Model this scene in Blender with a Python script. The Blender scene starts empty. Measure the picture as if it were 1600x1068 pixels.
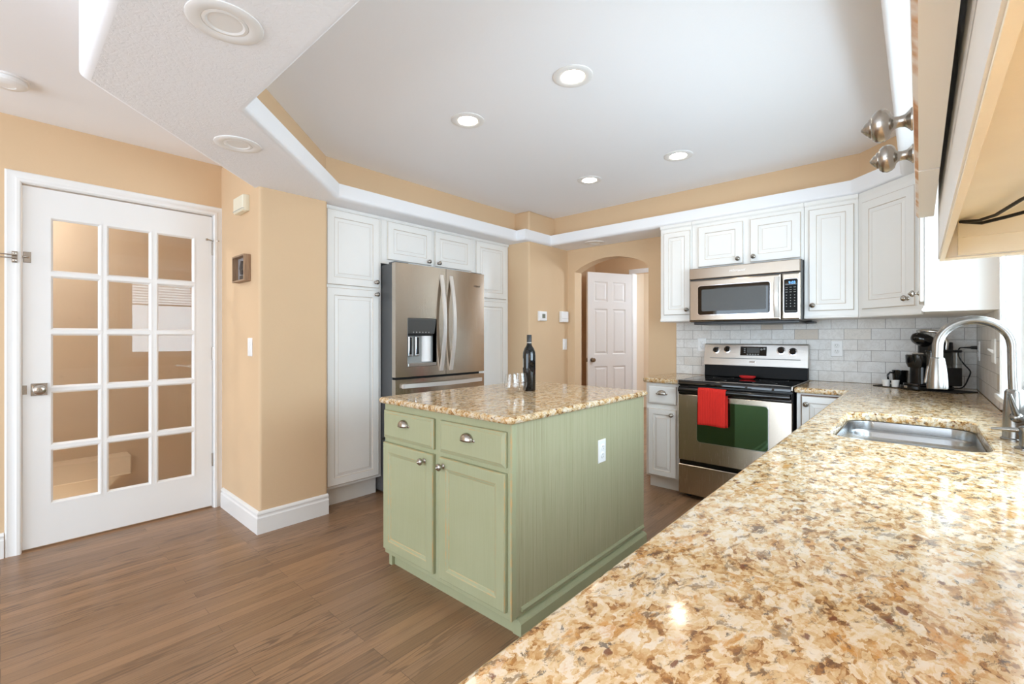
import bpy, bmesh, math, random
from mathutils import Vector, Matrix
from mathutils.geometry import tessellate_polygon

S = bpy.context.scene
COL = S.collection
PI = math.pi

# ---------------------------------------------------------------- camera
cam_d = bpy.data.cameras.new('camera')
cam = bpy.data.objects.new('camera', cam_d)
COL.objects.link(cam)
cam_d.sensor_fit = 'HORIZONTAL'
cam_d.sensor_width = 36.0
cam_d.lens = 36.0 * 713.0 / 1600.0
cam_d.shift_y = -7.5 / 1600.0
cam_d.clip_start = 0.01
cam.location = (0, 0, 1.19)
cam.rotation_euler = (PI / 2, 0, math.atan2(636.0, 713.0))
S.camera = cam

# ---------------------------------------------------------------- colour management, world, daylight
S.view_settings.view_transform = 'Standard'
S.view_settings.look = 'None'
S.view_settings.exposure = 0.46
S.view_settings.gamma = 1.0
S.view_settings.use_curve_mapping = False
S.cycles.max_bounces = 16
S.cycles.diffuse_bounces = 12
S.cycles.glossy_bounces = 6
S.cycles.transparent_max_bounces = 12
S.cycles.sample_clamp_indirect = 8.0

W = bpy.data.worlds.new('world')
S.world = W
W.use_nodes = True
bg = W.node_tree.nodes['Background']
bg.inputs[0].default_value = (0.93, 0.97, 1.0, 1)
bg.inputs[1].default_value = 1.6


def area(name, loc, rot, sx, sy, power, col=(1, 1, 1)):
    l = bpy.data.lights.new(name, 'AREA')
    l.shape = 'RECTANGLE'
    l.size = sx
    l.size_y = sy
    l.energy = power
    l.color = col
    o = bpy.data.objects.new(name, l)
    COL.objects.link(o)
    o.location = loc
    o.rotation_euler = rot
    return o


# daylight coming in through the windows (over the sink, and the tall windows of the open room behind)
area('daylight_sink_window', (0.46, 1.97, 1.48), (0, PI / 2, 0), 1.0, 1.65, 44, (0.635, 0.815, 1.0))
area('daylight_rear_windows', (-1.7, -3.45, 1.16), (PI / 2, 0, 0), 3.3, 2.2, 88, (0.635, 0.815, 1.0))
area('daylight_side_windows', (0.45, -1.9, 1.35), (0, PI / 2, 0), 1.7, 1.9, 12, (0.635, 0.815, 1.0))


def point(name, loc, power, col, r=0.06):
    l = bpy.data.lights.new(name, 'POINT')
    l.energy = power
    l.color = col
    l.shadow_soft_size = r
    o = bpy.data.objects.new(name, l)
    COL.objects.link(o)
    o.location = loc
    return o


point('stairwell_lamp', (-4.45, -0.20, 2.15), 15, (0.96, 0.94, 0.92))
point('stairwell_low_lamp', (-4.45, 0.2, -0.45), 7, (1, 0.93, 0.84))
point('hall_lamp', (-1.6, 4.75, 2.0), 22, (0.74, 0.87, 1.0), 0.12)
point('hall_room_lamp', (-1.9, 6.6, 1.9), 36, (0.72, 0.86, 1.0), 0.15)


# ---------------------------------------------------------------- node helpers
def lin(c):
    return tuple(((x / 255.0) / 12.92 if x / 255.0 <= 0.04045 else ((x / 255.0 + 0.055) / 1.055) ** 2.4) for x in c)


class NT:
    def __init__(self, name):
        self.m = bpy.data.materials.new(name)
        self.m.use_nodes = True
        self.t = self.m.node_tree
        self.b = self.t.nodes['Principled BSDF']
        self.out = self.t.nodes['Material Output']

    def n(self, typ, **kw):
        nd = self.t.nodes.new(typ)
        for k, v in kw.items():
            setattr(nd, k, v)
        return nd

    def l(self, a, b):
        self.t.links.new(a, b)

    def val(self, sock, v):
        if hasattr(v, 'is_linked') or hasattr(v, 'links'):
            self.l(v, sock)
        else:
            sock.default_value = v

    def coord(self, scale=(1, 1, 1), loc=(0, 0, 0), rot=(0, 0, 0), src='Object', vec=None):
        if vec is None:
            tc = self.n('ShaderNodeTexCoord')
            vec = tc.outputs[src]
        mp = self.n('ShaderNodeMapping')
        mp.inputs['Scale'].default_value = scale
        mp.inputs['Location'].default_value = loc
        mp.inputs['Rotation'].default_value = rot
        self.l(vec, mp.inputs[0])
        return mp.outputs[0]

    def noise(self, vec, scale, detail=3, rough=0.5, dist=0.0):
        nd = self.n('ShaderNodeTexNoise')
        self.l(vec, nd.inputs['Vector'])
        nd.inputs['Scale'].default_value = scale
        nd.inputs['Detail'].default_value = detail
        nd.inputs['Roughness'].default_value = rough
        nd.inputs['Distortion'].default_value = dist
        return nd

    def ramp(self, fac, stops, interp='LINEAR'):
        r = self.n('ShaderNodeValToRGB')
        r.color_ramp.interpolation = interp
        el = r.color_ramp.elements
        while len(el) < len(stops):
            el.new(0.5)
        for e, (p, c) in zip(el, stops):
            e.position = p
            e.color = (c[0], c[1], c[2], 1) if not isinstance(c, (int, float)) else (c, c, c, 1)
        self.l(fac, r.inputs[0])
        return r.outputs[0]

    def mix(self, fac, a, b, mode='MIX'):
        m = self.n('ShaderNodeMix', data_type='RGBA', blend_type=mode)
        self.val(m.inputs[0], fac)
        for s, v in ((m.inputs[6], a), (m.inputs[7], b)):
            if isinstance(v, tuple):
                s.default_value = (v[0], v[1], v[2], 1)
            else:
                self.l(v, s)
        return m.outputs[2]

    def math(self, op, a, b=None):
        m = self.n('ShaderNodeMath', operation=op)
        self.val(m.inputs[0], a)
        if b is not None:
            self.val(m.inputs[1], b)
        return m.outputs[0]

    def bump(self, h, strength, dist=0.002):
        b = self.n('ShaderNodeBump')
        b.inputs['Strength'].default_value = strength
        b.inputs['Distance'].default_value = dist
        self.l(h, b.inputs['Height'])
        self.l(b.outputs[0], self.b.inputs['Normal'])

    def base(self, c):
        s = self.b.inputs['Base Color']
        if isinstance(c, tuple):
            s.default_value = (c[0], c[1], c[2], 1)
        else:
            self.l(c, s)

    def set(self, rough=0.5, metal=0.0, spec=0.5, **kw):
        self.b.inputs['Roughness'].default_value = rough
        self.b.inputs['Metallic'].default_value = metal
        self.b.inputs['Specular IOR Level'].default_value = spec
        for k, v in kw.items():
            self.b.inputs[k].default_value = v
        return self.m


M = {}


def plain(name, rgb, rough=0.5, metal=0.0, spec=0.5, noise=0.0, nscale=8.0, bump=0.0, bscale=60.0, **kw):
    t = NT(name)
    c = lin(rgb)
    v = t.coord()
    if noise > 0:
        nz = t.noise(v, nscale, 4)
        d = tuple(max(0, x * (1 - noise)) for x in c)
        t.base(t.mix(nz.outputs[0], d, tuple(min(1, x * (1 + noise * 0.6)) for x in c)))
    else:
        t.base(c)
    if bump > 0:
        nb = t.noise(v, bscale, 4, 0.6)
        t.bump(nb.outputs[0], bump, 0.003)
    M[name] = t.set(rough, metal, spec, **kw)
    return M[name]


plain('tan_paint', (216, 187, 152), 0.75, spec=0.25, noise=0.03, nscale=3, bump=0.16, bscale=90)
plain('pale_tan_paint', (228, 214, 194), 0.75, spec=0.2)
plain('stair_paint', (212, 196, 174), 0.75, spec=0.2)
plain('ceiling_paint', (242, 243, 246), 0.85, spec=0.2, bump=0.12, bscale=70)
plain('trim_white', (235, 234, 232), 0.38, spec=0.45, noise=0.02, nscale=4)
plain('cabinet_white', (236, 235, 232), 0.36, spec=0.45, noise=0.03, nscale=6)
plain('cabinet_white_glaze', (205, 194, 181), 0.5, noise=0.15, nscale=25)
plain('wood_brown_glaze', (110, 78, 58), 0.6, noise=0.2, nscale=25)
plain('shadow_gap', (40, 34, 30), 0.8)
plain('plastic_white', (238, 238, 238), 0.35)
plain('plastic_cream', (232, 226, 205), 0.45, noise=0.02)
plain('plastic_grey', (150, 152, 150), 0.45)
plain('black_gloss', (12, 12, 13), 0.09, spec=0.6)
plain('black_glass', (10, 10, 11), 0.03, spec=0.6)
plain('oven_glass', (10, 16, 11), 0.04, IOR=2.5, **{'Specular Tint': (0.55, 1.0, 0.55, 1)})  # green tint put into the glass to strengthen the island's reflection
plain('black_plastic', (20, 20, 21), 0.32, noise=0.1, nscale=30)
plain('black_satin', (16, 16, 17), 0.2)
plain('dark_gap', (14, 14, 14), 0.7)
plain('appliance_grey', (92, 93, 94), 0.4, metal=0.3)
plain('nickel', (176, 170, 162), 0.24, metal=1.0, noise=0.06, nscale=40)
plain('brushed_nickel', (140, 136, 131), 0.25, metal=1.0, noise=0.05, nscale=40)
plain('chrome', (215, 215, 218), 0.1, metal=1.0)
plain('door_metal', (186, 178, 168), 0.2, metal=1.0)
plain('red_cloth_base', (205, 44, 38), 0.9, spec=0.15)
plain('red_silicone', (200, 40, 40), 0.4)
plain('mat_black', (24, 22, 22), 0.75)
plain('mug_black', (15, 15, 16), 0.12, spec=0.6)
plain('cup_white', (236, 236, 234), 0.3)
plain('label_grey', (178, 174, 168), 0.6)
plain('bottle_cap', (22, 22, 24), 0.35)
plain('cream_paint', (252, 247, 228), 0.55, noise=0.06, nscale=14, bump=0.25, bscale=35)
plain('dark_grey_screen', (84, 84, 83), 0.30, spec=0.3, noise=0.04, nscale=40)
plain('black_enamel', (11, 11, 11), 0.42, spec=0.15)
plain('lcd_grey', (112, 118, 104), 0.3)
plain('legend_grey', (150, 150, 148), 0.6)
plain('steel_dark_text', (88, 80, 72), 0.35, metal=0.6)
plain('steel_bright', (225, 222, 218), 0.2, metal=0.9)
plain('cactus_brown', (66, 54, 46), 0.6, noise=0.3, nscale=60)
plain('picture_grey', (150, 145, 145), 0.6, noise=0.3, nscale=35)
plain('blind_white', (240, 238, 232), 0.5)
plain('rubber_black', (15, 15, 15), 0.6)
plain('hedge_green', (120, 150, 90), 0.9, noise=0.5, nscale=6)


def wood(name, c1, c2, axis=(1, 12, 12)):
    t = NT(name)
    v = t.coord(scale=axis)
    a = t.noise(v, 6, 6, 0.6, 0.6)
    t.base(t.ramp(a.outputs[0], [(0.25, lin(c1)), (0.75, lin(c2))]))
    M[name] = t.set(0.55)


wood('frame_wood', (120, 92, 70), (176, 146, 116), (14, 14, 1.2))


def steel(name, rgb, rough=0.3, axis=(1, 1, 60), aniso=0.5, nz=0.05):
    t = NT(name)
    v = t.coord(scale=axis)
    a = t.noise(v, 9, 5, 0.65)
    c = lin(rgb)
    t.base(t.mix(a.outputs[0], tuple(x * (1 - nz) for x in c), tuple(min(1, x * (1 + nz)) for x in c)))
    t.l(t.ramp(a.outputs[0], [(0.2, rough * 0.8), (0.8, rough * 1.25)]), t.b.inputs['Roughness'])
    t.b.inputs['Metallic'].default_value = 1.0
    t.b.inputs['Anisotropic'].default_value = 0.75
    t.b.inputs['Anisotropic Rotation'].default_value = 0.25
    tg = t.n('ShaderNodeTangent', direction_type='RADIAL', axis='Z')
    t.l(tg.outputs[0], t.b.inputs['Tangent'])
    M[name] = t.m


steel('stainless', (202, 191, 177), 0.24, (60, 60, 1.0))          # vertical brushing
steel('stainless_h', (172, 160, 147), 0.24, (1.0, 1.0, 70))       # horizontal brushing
steel('stainless_light', (205, 202, 198), 0.30, (1.0, 1.0, 70))
steel('sink_steel', (168, 168, 168), 0.24, (3, 60, 60))


def emit(name, rgb, strength):
    t = NT(name)
    t.b.inputs['Emission Color'].default_value = (*lin(rgb), 1)
    t.b.inputs['Emission Strength'].default_value = strength
    t.base(lin(rgb))
    M[name] = t.m


plain('handle_steel', (226, 223, 219), 0.33, metal=0.55)
emit('lamp_glow', (255, 240, 218), 36.0)
emit('added_bar_glow', (255, 253, 250), 140.0)  # emission of the added light bar
emit('clock_blue', (96, 160, 255), 2.2)


def stucco(name, rgb, strength, scale):
    t = NT(name)
    v = t.coord(scale=(1, 1, 1))
    a = t.noise(v, scale, 5, 0.55, 0.8)
    h = t.ramp(a.outputs[0], [(0.40, 0.0), (0.52, 0.8), (0.7, 1.0)])
    t.base(lin(rgb))
    t.bump(h, strength, 0.003)
    M[name] = t.set(0.8, spec=0.25)


stucco('soffit_stucco', (242, 243, 246), 0.30, 55)


def green_paint():
    t = NT('green_paint')
    v = t.coord()
    a = t.noise(v, 5, 4)
    s = t.noise(t.coord(scale=(55, 55, 1.2)), 5, 4, 0.6)
    c = t.mix(a.outputs[0], lin((160, 163, 128)), lin((172, 175, 143)))
    c = t.mix(t.math('MULTIPLY', t.ramp(s.outputs[0], [(0.35, 0.6), (0.6, 0.0)]), 0.22), c, lin((140, 138, 104)))
    t.base(c)
    M['green_paint'] = t.set(0.42, spec=0.4)
    # side panel: dry-brushed vertical streaks in the paint
    t = NT('green_streaked')
    v = t.coord(scale=(1, 34, 0.7))
    s1 = t.noise(v, 4, 5, 0.65)
    s2 = t.noise(t.coord(scale=(1, 90, 1.5)), 4, 3, 0.6)
    c = t.ramp(s1.outputs[0], [(0.28, lin((152, 147, 116))), (0.45, lin((165, 163, 131))), (0.62, lin((171, 168, 138))), (0.8, lin((180, 174, 147)))])
    c = t.mix(t.math('MULTIPLY', t.ramp(s2.outputs[0], [(0.28, 1.0), (0.39, 0.0)]), 0.38), c, lin((124, 114, 92)))
    t.base(c)
    t.bump(s2.outputs[0], 0.1, 0.001)
    M['green_streaked'] = t.set(0.42, spec=0.4)
    t = NT('green_worn_edge')
    a = t.noise(t.coord(), 16, 4, 0.6)
    t.base(t.ramp(a.outputs[0], [(0.42, lin((168, 168, 134))), (0.62, lin((194, 162, 112)))]))
    M['green_worn_edge'] = t.set(0.5)
    t = NT('white_worn_edge')
    a = t.noise(t.coord(), 10, 5, 0.6)
    t.base(t.ramp(a.outputs[0], [(0.42, lin((225, 221, 214))), (0.5, lin((196, 150, 104))), (0.62, lin((160, 104, 62)))]))
    M['white_worn_edge'] = t.set(0.55)


green_paint()


def granite():
    t = NT('granite')
    tc = t.n('ShaderNodeTexCoord').outputs['Object']

    def warp(vec, scale, amp, det=3):
        w = t.noise(vec, scale, det, 0.6)
        sb = t.n('ShaderNodeVectorMath', operation='SUBTRACT')
        t.l(w.outputs['Color'], sb.inputs[0])
        sb.inputs[1].default_value = (0.5, 0.5, 0.5)
        wv = t.n('ShaderNodeVectorMath', operation='MULTIPLY_ADD')
        t.l(sb.outputs[0], wv.inputs[0])
        wv.inputs[1].default_value = (amp, amp, amp)
        t.l(vec, wv.inputs[2])
        return wv.outputs[0]

    flow = t.coord(scale=(1.0, 0.66, 1.0), rot=(0, 0, 0.55), vec=warp(tc, 5, 0.05))
    fine = warp(warp(flow, 75, 0.016, 4), 220, 0.005)

    def cells(scale, loc):
        vo = t.n('ShaderNodeTexVoronoi')
        t.l(t.coord(vec=fine, loc=loc), vo.inputs['Vector'])
        vo.inputs['Scale'].default_value = scale
        sp = t.n('ShaderNodeSeparateColor')
        t.l(vo.outputs['Color'], sp.inputs[0])
        return vo, sp

    big = t.noise(flow, 8, 4, 0.6)
    med = t.noise(fine, 34, 5, 0.66)
    v1, c1 = cells(84, (0, 0, 0))
    v2, c2 = cells(190, (3, 1, 0))
    idx = t.math('ADD', t.math('MULTIPLY', c1.outputs[0], 0.34), t.math('MULTIPLY', c2.outputs[0], 0.26))
    idx = t.math('ADD', idx, t.math('MULTIPLY', t.ramp(med.outputs[0], [(0.28, 0.0), (0.72, 1.0)]), 0.40))
    base = t.ramp(idx, [(0.16, lin((112, 80, 50))), (0.25, lin((160, 118, 72))), (0.33, lin((196, 158, 108))), (0.41, lin((214, 186, 144))), (0.50, lin((226, 207, 175))), (0.60, lin((233, 221, 200))), (0.70, lin((236, 231, 223))), (0.92, lin((238, 236, 233)))])
    gold = t.noise(t.coord(vec=fine, loc=(7, 2, 0)), 28, 5, 0.7)
    base = t.mix(t.math('MULTIPLY', t.ramp(gold.outputs[0], [(0.56, 0.0), (0.66, 1.0)]), 0.75), base, lin((208, 152, 72)))
    # brown-grey flecks following the flow
    fl = t.noise(t.coord(vec=fine, scale=(1.0, 0.45, 1.0)), 66, 6, 0.72, 0.3)
    f = t.ramp(fl.outputs[0], [(0.400, 1.0), (0.440, 0.0)])
    f = t.math('MULTIPLY', f, t.ramp(big.outputs[0], [(0.38, 1.0), (0.62, 0.35)]))
    base = t.mix(t.math('MULTIPLY', f, 0.85), base, lin((96, 72, 54)))
    fg = t.noise(t.coord(vec=fine, loc=(2, 9, 0), scale=(1.0, 0.5, 1.0)), 84, 5, 0.68)
    g2 = t.ramp(fg.outputs[0], [(0.345, 1.0), (0.38, 0.0)])
    base = t.mix(t.math('MULTIPLY', g2, 0.8), base, lin((86, 80, 82)))
    # red-brown garnet spots
    v3, c3 = cells(44, (5, 5, 0))
    sp = t.math('MULTIPLY', t.ramp(v3.outputs['Distance'], [(0.16, 1.0), (0.24, 0.0)]), t.ramp(c3.outputs[1], [(0.76, 0.0), (0.78, 1.0)]))
    base = t.mix(t.math('MULTIPLY', sp, 0.85), base, lin((112, 56, 24)))
    base = t.mix(1.0, base, (0.84, 0.77, 0.66), 'MULTIPLY')
    t.base(base)
    M['granite'] = t.set(0.09, spec=0.36)


granite()


def floor_mat():
    t = NT('oak_floor')
    tc = t.n('ShaderNodeTexCoord').outputs['Object']
    sx = t.n('ShaderNodeSeparateXYZ')
    t.l(tc, sx.inputs[0])
    cb = t.n('ShaderNodeCombineXYZ')
    t.l(sx.outputs[1], cb.inputs[0])
    t.l(sx.outputs[0], cb.inputs[1])
    br = t.n('ShaderNodeTexBrick')
    br.offset = 0.37
    br.offset_frequency = 3
    br.squash = 1.0
    t.l(cb.outputs[0], br.inputs['Vector'])
    br.inputs['Scale'].default_value = 1.0
    br.inputs['Brick Width'].default_value = 0.95
    br.inputs['Row Height'].default_value = 0.060
    br.inputs['Mortar Size'].default_value = 0.0008
    br.inputs['Mortar Smooth'].default_value = 0.2
    br.inputs['Color1'].default_value = (0, 0, 0, 1)
    br.inputs['Color2'].default_value = (1, 1, 1, 1)
    br.inputs['Mortar'].default_value = (0.5, 0.5, 0.5, 1)
    rnd = br.outputs['Color']
    # shift the grain from plank to plank
    off = t.n('ShaderNodeVectorMath', operation='MULTIPLY_ADD')
    t.l(rnd, off.inputs[0])
    off.inputs[1].default_value = (7.3, 11.7, 3.1)
    t.l(tc, off.inputs[2])
    g = t.noise(t.coord(vec=off.outputs[0], scale=(13, 1.1, 1)), 1.0, 3, 0.5, 0.2)
    rings = t.math('SINE', t.math('MULTIPLY', g.outputs[0], 62))
    rings = t.ramp(t.math('ADD', t.math('MULTIPLY', rings, 0.5), 0.5), [(0.72, 0.0), (0.95, 1.0)])
    fine = t.noise(t.coord(vec=off.outputs[0], scale=(150, 3.5, 1)), 1.0, 4, 0.6)
    sel = t.noise(t.coord(vec=off.outputs[0], scale=(3, 0.5, 1)), 1.0, 2)
    c = t.ramp(rnd, [(0.0, lin((140, 108, 79))), (0.35, lin((148, 116, 87))), (0.65, lin((154, 121, 93))), (0.92, lin((164, 127, 94))), (1.0, lin((122, 94, 72)))])
    c = t.mix(t.ramp(fine.outputs[0], [(0.35, 0.30), (0.6, 0.0)]), c, lin((104, 78, 60)))
    rk = t.math('MULTIPLY', rings, t.ramp(sel.outputs[0], [(0.40, 0.04), (0.60, 0.55)]))
    c = t.mix(rk, c, lin((82, 62, 50)))
    c = t.mix(br.outputs['Fac'], c, lin((96, 74, 58)))
    t.base(c)
    t.l(t.ramp(fine.outputs[0], [(0.3, 0.36), (0.7, 0.27)]), t.b.inputs['Roughness'])
    t.bump(t.math('SUBTRACT', 1.0, br.outputs['Fac']), 0.15, 0.001)
    M['oak_floor'] = t.m


floor_mat()


def tile_mat(name, plane):
    t = NT(name)
    tc = t.n('ShaderNodeTexCoord').outputs['Object']
    sx = t.n('ShaderNodeSeparateXYZ')
    t.l(tc, sx.inputs[0])
    cb = t.n('ShaderNodeCombineXYZ')
    t.l(sx.outputs[0 if plane == 'xz' else 1], cb.inputs[0])
    t.l(sx.outputs[2], cb.inputs[1])
    v = t.coord(vec=cb.outputs[0], loc=(0.018 + 0.304 * 5, -0.871 + 0.0755 * 12, 0))
    br = t.n('ShaderNodeTexBrick')
    br.offset = 0.5
    br.offset_frequency = 2
    t.l(v, br.inputs['Vector'])
    br.inputs['Scale'].default_value = 1.0
    br.inputs['Brick Width'].default_value = 0.152
    br.inputs['Row Height'].default_value = 0.0755
    br.inputs['Mortar Size'].default_value = 0.0015
    br.inputs['Mortar Smooth'].default_value = 0.3
    br.inputs['Color1'].default_value = (0, 0, 0, 1)
    br.inputs['Color2'].default_value = (1, 1, 1, 1)
    br.inputs['Mortar'].default_value = (0.3, 0.3, 0.3, 1)
    off = t.n('ShaderNodeVectorMath', operation='MULTIPLY_ADD')
    t.l(br.outputs['Color'], off.inputs[0])
    off.inputs[1].default_value = (5, 9, 4)
    t.l(tc, off.inputs[2])
    c = t.ramp(br.outputs['Color'], [(0.0, lin((232, 230, 227))), (0.45, lin((222, 220, 217))), (0.90, lin((228, 224, 219))), (0.94, lin((217, 209, 198))), (0.975, lin((203, 187, 168)))])
    n1 = t.noise(off.outputs[0], 16, 6, 0.65, 1.2)
    c = t.mix(t.ramp(n1.outputs[0], [(0.455, 0.0), (0.5, 0.24), (0.545, 0.0)]), c, lin((168, 158, 148)))
    n2 = t.noise(off.outputs[0], 9, 4, 0.6)
    c = t.mix(t.ramp(n2.outputs[0], [(0.3, 0.45), (0.58, 0.0)]), c, lin((198, 190, 180)))
    c = t.mix(br.outputs['Fac'], c, lin((140, 134, 128)))
    t.base(c)
    t.bump(t.math('SUBTRACT', 1.0, br.outputs['Fac']), 0.35, 0.0015)
    M[name] = t.set(0.33, spec=0.45)


tile_mat('marble_tile_back', 'xz')
tile_mat('marble_tile_side', 'yz')


def window_glass(name, tint=(1, 1, 1), refl=1.0):
    t = NT(name)
    tr = t.n('ShaderNodeBsdfTransparent')
    tr.inputs[0].default_value = (*tint, 1)
    gl = t.n('ShaderNodeBsdfGlossy')
    gl.inputs['Roughness'].default_value = 0.0
    lw = t.n('ShaderNodeLayerWeight')
    lw.inputs[0].default_value = 0.5
    fres = t.math('ADD', 0.04, t.math('MULTIPLY', 0.96, t.math('POWER', lw.outputs['Facing'], 5.0)))
    mx = t.n('ShaderNodeMixShader')
    t.l(t.math('MULTIPLY', fres, refl), mx.inputs[0])
    t.l(tr.outputs[0], mx.inputs[1])
    t.l(gl.outputs[0], mx.inputs[2])
    t.l(mx.outputs[0], t.out.inputs[0])
    M[name] = t.m


window_glass('pane_glass', (0.97, 0.98, 0.97), 0.65)
window_glass('clear_plastic', (0.86, 0.87, 0.86), 1.5)
window_glass('wine_glass', (0.985, 0.985, 0.985), 1.3)


def towel_mat():
    t = NT('red_towel')
    v = t.coord()
    sx = t.n('ShaderNodeSeparateXYZ')
    t.l(v, sx.inputs[0])
    s = t.math('SINE', t.math('MULTIPLY', sx.outputs[0], 560))
    s2 = t.noise(v, 120, 3)
    t.base(t.mix(t.math('ADD', t.math('MULTIPLY', s, 0.25), 0.5), lin((196, 40, 34)), lin((226, 58, 48))))
    t.bump(t.math('ADD', s, t.math('MULTIPLY', s2.outputs[0], 0.6)), 0.5, 0.0012)
    M['red_towel'] = t.set(0.9, spec=0.15)


towel_mat()

# ---------------------------------------------------------------- mesh helpers


def offset_poly(poly, d):
    """offset a closed CCW polygon outward by d (mitred)"""
    n = len(poly)
    out = []
    for i in range(n):
        p0, p1, p2 = Vector(poly[i - 1]), Vector(poly[i]), Vector(poly[(i + 1) % n])
        e1 = (p1 - p0).normalized()
        e2 = (p2 - p1).normalized()
        n1 = Vector((e1.y, -e1.x))
        n2 = Vector((e2.y, -e2.x))
        k = 1 + n1.dot(n2)
        out.append(tuple(p1 + (n1 + n2) * (d / max(k, 0.2))))
    return out


def offset_path(path, d):
    n = len(path)
    out = []
    for i in range(n):
        p1 = Vector(path[i])
        ns = []
        if i > 0:
            e = (p1 - Vector(path[i - 1])).normalized()
            ns.append(Vector((e.y, -e.x)))
        if i < n - 1:
            e = (Vector(path[i + 1]) - p1).normalized()
            ns.append(Vector((e.y, -e.x)))
        if len(ns) == 1:
            out.append(tuple(p1 + ns[0] * d))
        else:
            out.append(tuple(p1 + (ns[0] + ns[1]) * (d / max(1 + ns[0].dot(ns[1]), 0.2))))
    return out


def rrect(x0, x1, y0, y1, r, n=6):
    pts = []
    for cx, cy, a0 in ((x1 - r, y0 + r, -90), (x1 - r, y1 - r, 0), (x0 + r, y1 - r, 90), (x0 + r, y0 + r, 180)):
        for i in range(n + 1):
            a = math.radians(a0 + 90.0 * i / n)
            pts.append((cx + r * math.cos(a), cy + r * math.sin(a)))
    return pts


class MB:
    def __init__(self):
        self.v, self.f, self.m = [], [], []

    def vert(self, p):
        self.v.append(tuple(p))
        return len(self.v) - 1

    def face(self, idx, m=0):
        self.f.append(tuple(idx))
        self.m.append(m)

    def poly(self, pts, m=0):
        self.face([self.vert(p) for p in pts], m)

    def box(self, x0, x1, y0, y1, z0, z1, m=0):
        b = len(self.v)
        for z in (z0, z1):
            for x, y in ((x0, y0), (x1, y0), (x1, y1), (x0, y1)):
                self.v.append((x, y, z))
        for q in ((0, 3, 2, 1), (4, 5, 6, 7), (0, 1, 5, 4), (1, 2, 6, 5), (2, 3, 7, 6), (3, 0, 4, 7)):
            self.face([b + i for i in q], m)
        return self

    def loops(self, loops, ms=0, closed=True, cap0=False, cap1=False, mcap=None):
        """bridge loops of equal count"""
        ids = [[self.vert(p) for p in L] for L in loops]
        n = len(ids[0])
        for k in range(len(ids) - 1):
            m = ms[k] if isinstance(ms, (list, tuple)) else ms
            for i in range(n if closed else n - 1):
                j = (i + 1) % n
                self.face((ids[k][i], ids[k][j], ids[k + 1][j], ids[k + 1][i]), m)
        mc = mcap if mcap is not None else (ms[-1] if isinstance(ms, (list, tuple)) else ms)
        if cap0:
            self.face(list(reversed(ids[0])), ms[0] if isinstance(ms, (list, tuple)) else ms)
        if cap1:
            self.face(ids[-1], mc)
        return self

    def cyl(self, p0, p1, r0, r1=None, n=20, m=0):
        r1 = r0 if r1 is None else r1
        p0, p1 = Vector(p0), Vector(p1)
        d = (p1 - p0).normalized()
        a = d.orthogonal().normalized()
        b = d.cross(a)
        L = []
        for p, r in ((p0, r0), (p1, r1)):
            L.append([p + (a * math.cos(2 * PI * i / n) + b * math.sin(2 * PI * i / n)) * r for i in range(n)])
        self.loops(L, m, True, True, True)
        return self

    def tube(self, pts, r, n=12, m=0):
        pts = [Vector(p) for p in pts]
        rs = r if isinstance(r, (list, tuple)) else [r] * len(pts)
        L = []
        a = None
        for i, p in enumerate(pts):
            d = (pts[min(i + 1, len(pts) - 1)] - pts[max(i - 1, 0)]).normalized()
            if a is None:
                a = d.orthogonal().normalized()
            else:
                a = (a - d * a.dot(d)).normalized()
            b = d.cross(a)
            L.append([p + (a * math.cos(2 * PI * k / n) + b * math.sin(2 * PI * k / n)) * rs[i] for k in range(n)])
        self.loops(L, m, True, True, True)
        return self

    def lathe(self, prof, n=24, o=(0, 0, 0), axis='z', m=0, cap0=True, cap1=True):
        """prof: list of (radius, height); axis 'z' up, '-y' towards the front, '-x'"""
        L = []
        for r, h in prof:
            ring = []
            for i in range(n):
                a = 2 * PI * i / n
                c, s = r * math.cos(a), r * math.sin(a)
                if axis == 'z':
                    q = (c, s, h)
                elif axis == '-y':
                    q = (c, -h, s)
                elif axis == '-z':
                    q = (c, -s, -h)
                elif axis == '-x':
                    q = (-h, -c, s)
                elif axis == 'x':
                    q = (h, c, s)
                ring.append((o[0] + q[0], o[1] + q[1], o[2] + q[2]))
            L.append(ring)
        self.loops(L, m, True, cap0, cap1)
        return self

    def panel(self, x0, x1, z0, z1, yf, t, rings):
        """slab whose front (towards -y) is shaped by nested rectangular rings (inset, depth, material of the band before it)"""
        L = [[(x0, yf + t, z0), (x1, yf + t, z0), (x1, yf + t, z1), (x0, yf + t, z1)]]
        ms = []
        for ins, dy, m in rings:
            L.append([(x0 + ins, yf + dy, z0 + ins), (x1 - ins, yf + dy, z0 + ins), (x1 - ins, yf + dy, z1 - ins), (x0 + ins, yf + dy, z1 - ins)])
            ms.append(m)
        self.loops(L, ms, True, True, True, 0)
        return self

    def prism(self, poly, z0, z1, m=0, f=None):
        f = f or (lambda a, b, h: (a, b, h))
        self.loops([[f(a, b, z0) for a, b in poly], [f(a, b, z1) for a, b in poly]], m, True, True, True)
        return self

    def tess(self, outer, holes, z, up=True, m=0, f=None):
        f = f or (lambda a, b, h: (a, b, h))
        loops = [outer] + list(holes)
        flat = [p for L in loops for p in L]
        tris = tessellate_polygon([[Vector((p[0], p[1], 0)) for p in L] for L in loops])
        base = [self.vert(f(p[0], p[1], z)) for p in flat]
        for tr in tris:
            a, b, c = [Vector(flat[i]) for i in tr]
            ccw = (b - a).x * (c - a).y - (b - a).y * (c - a).x > 0
            q = tr if ccw == up else tuple(reversed(tr))
            self.face([base[i] for i in q], m)
        return self

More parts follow.
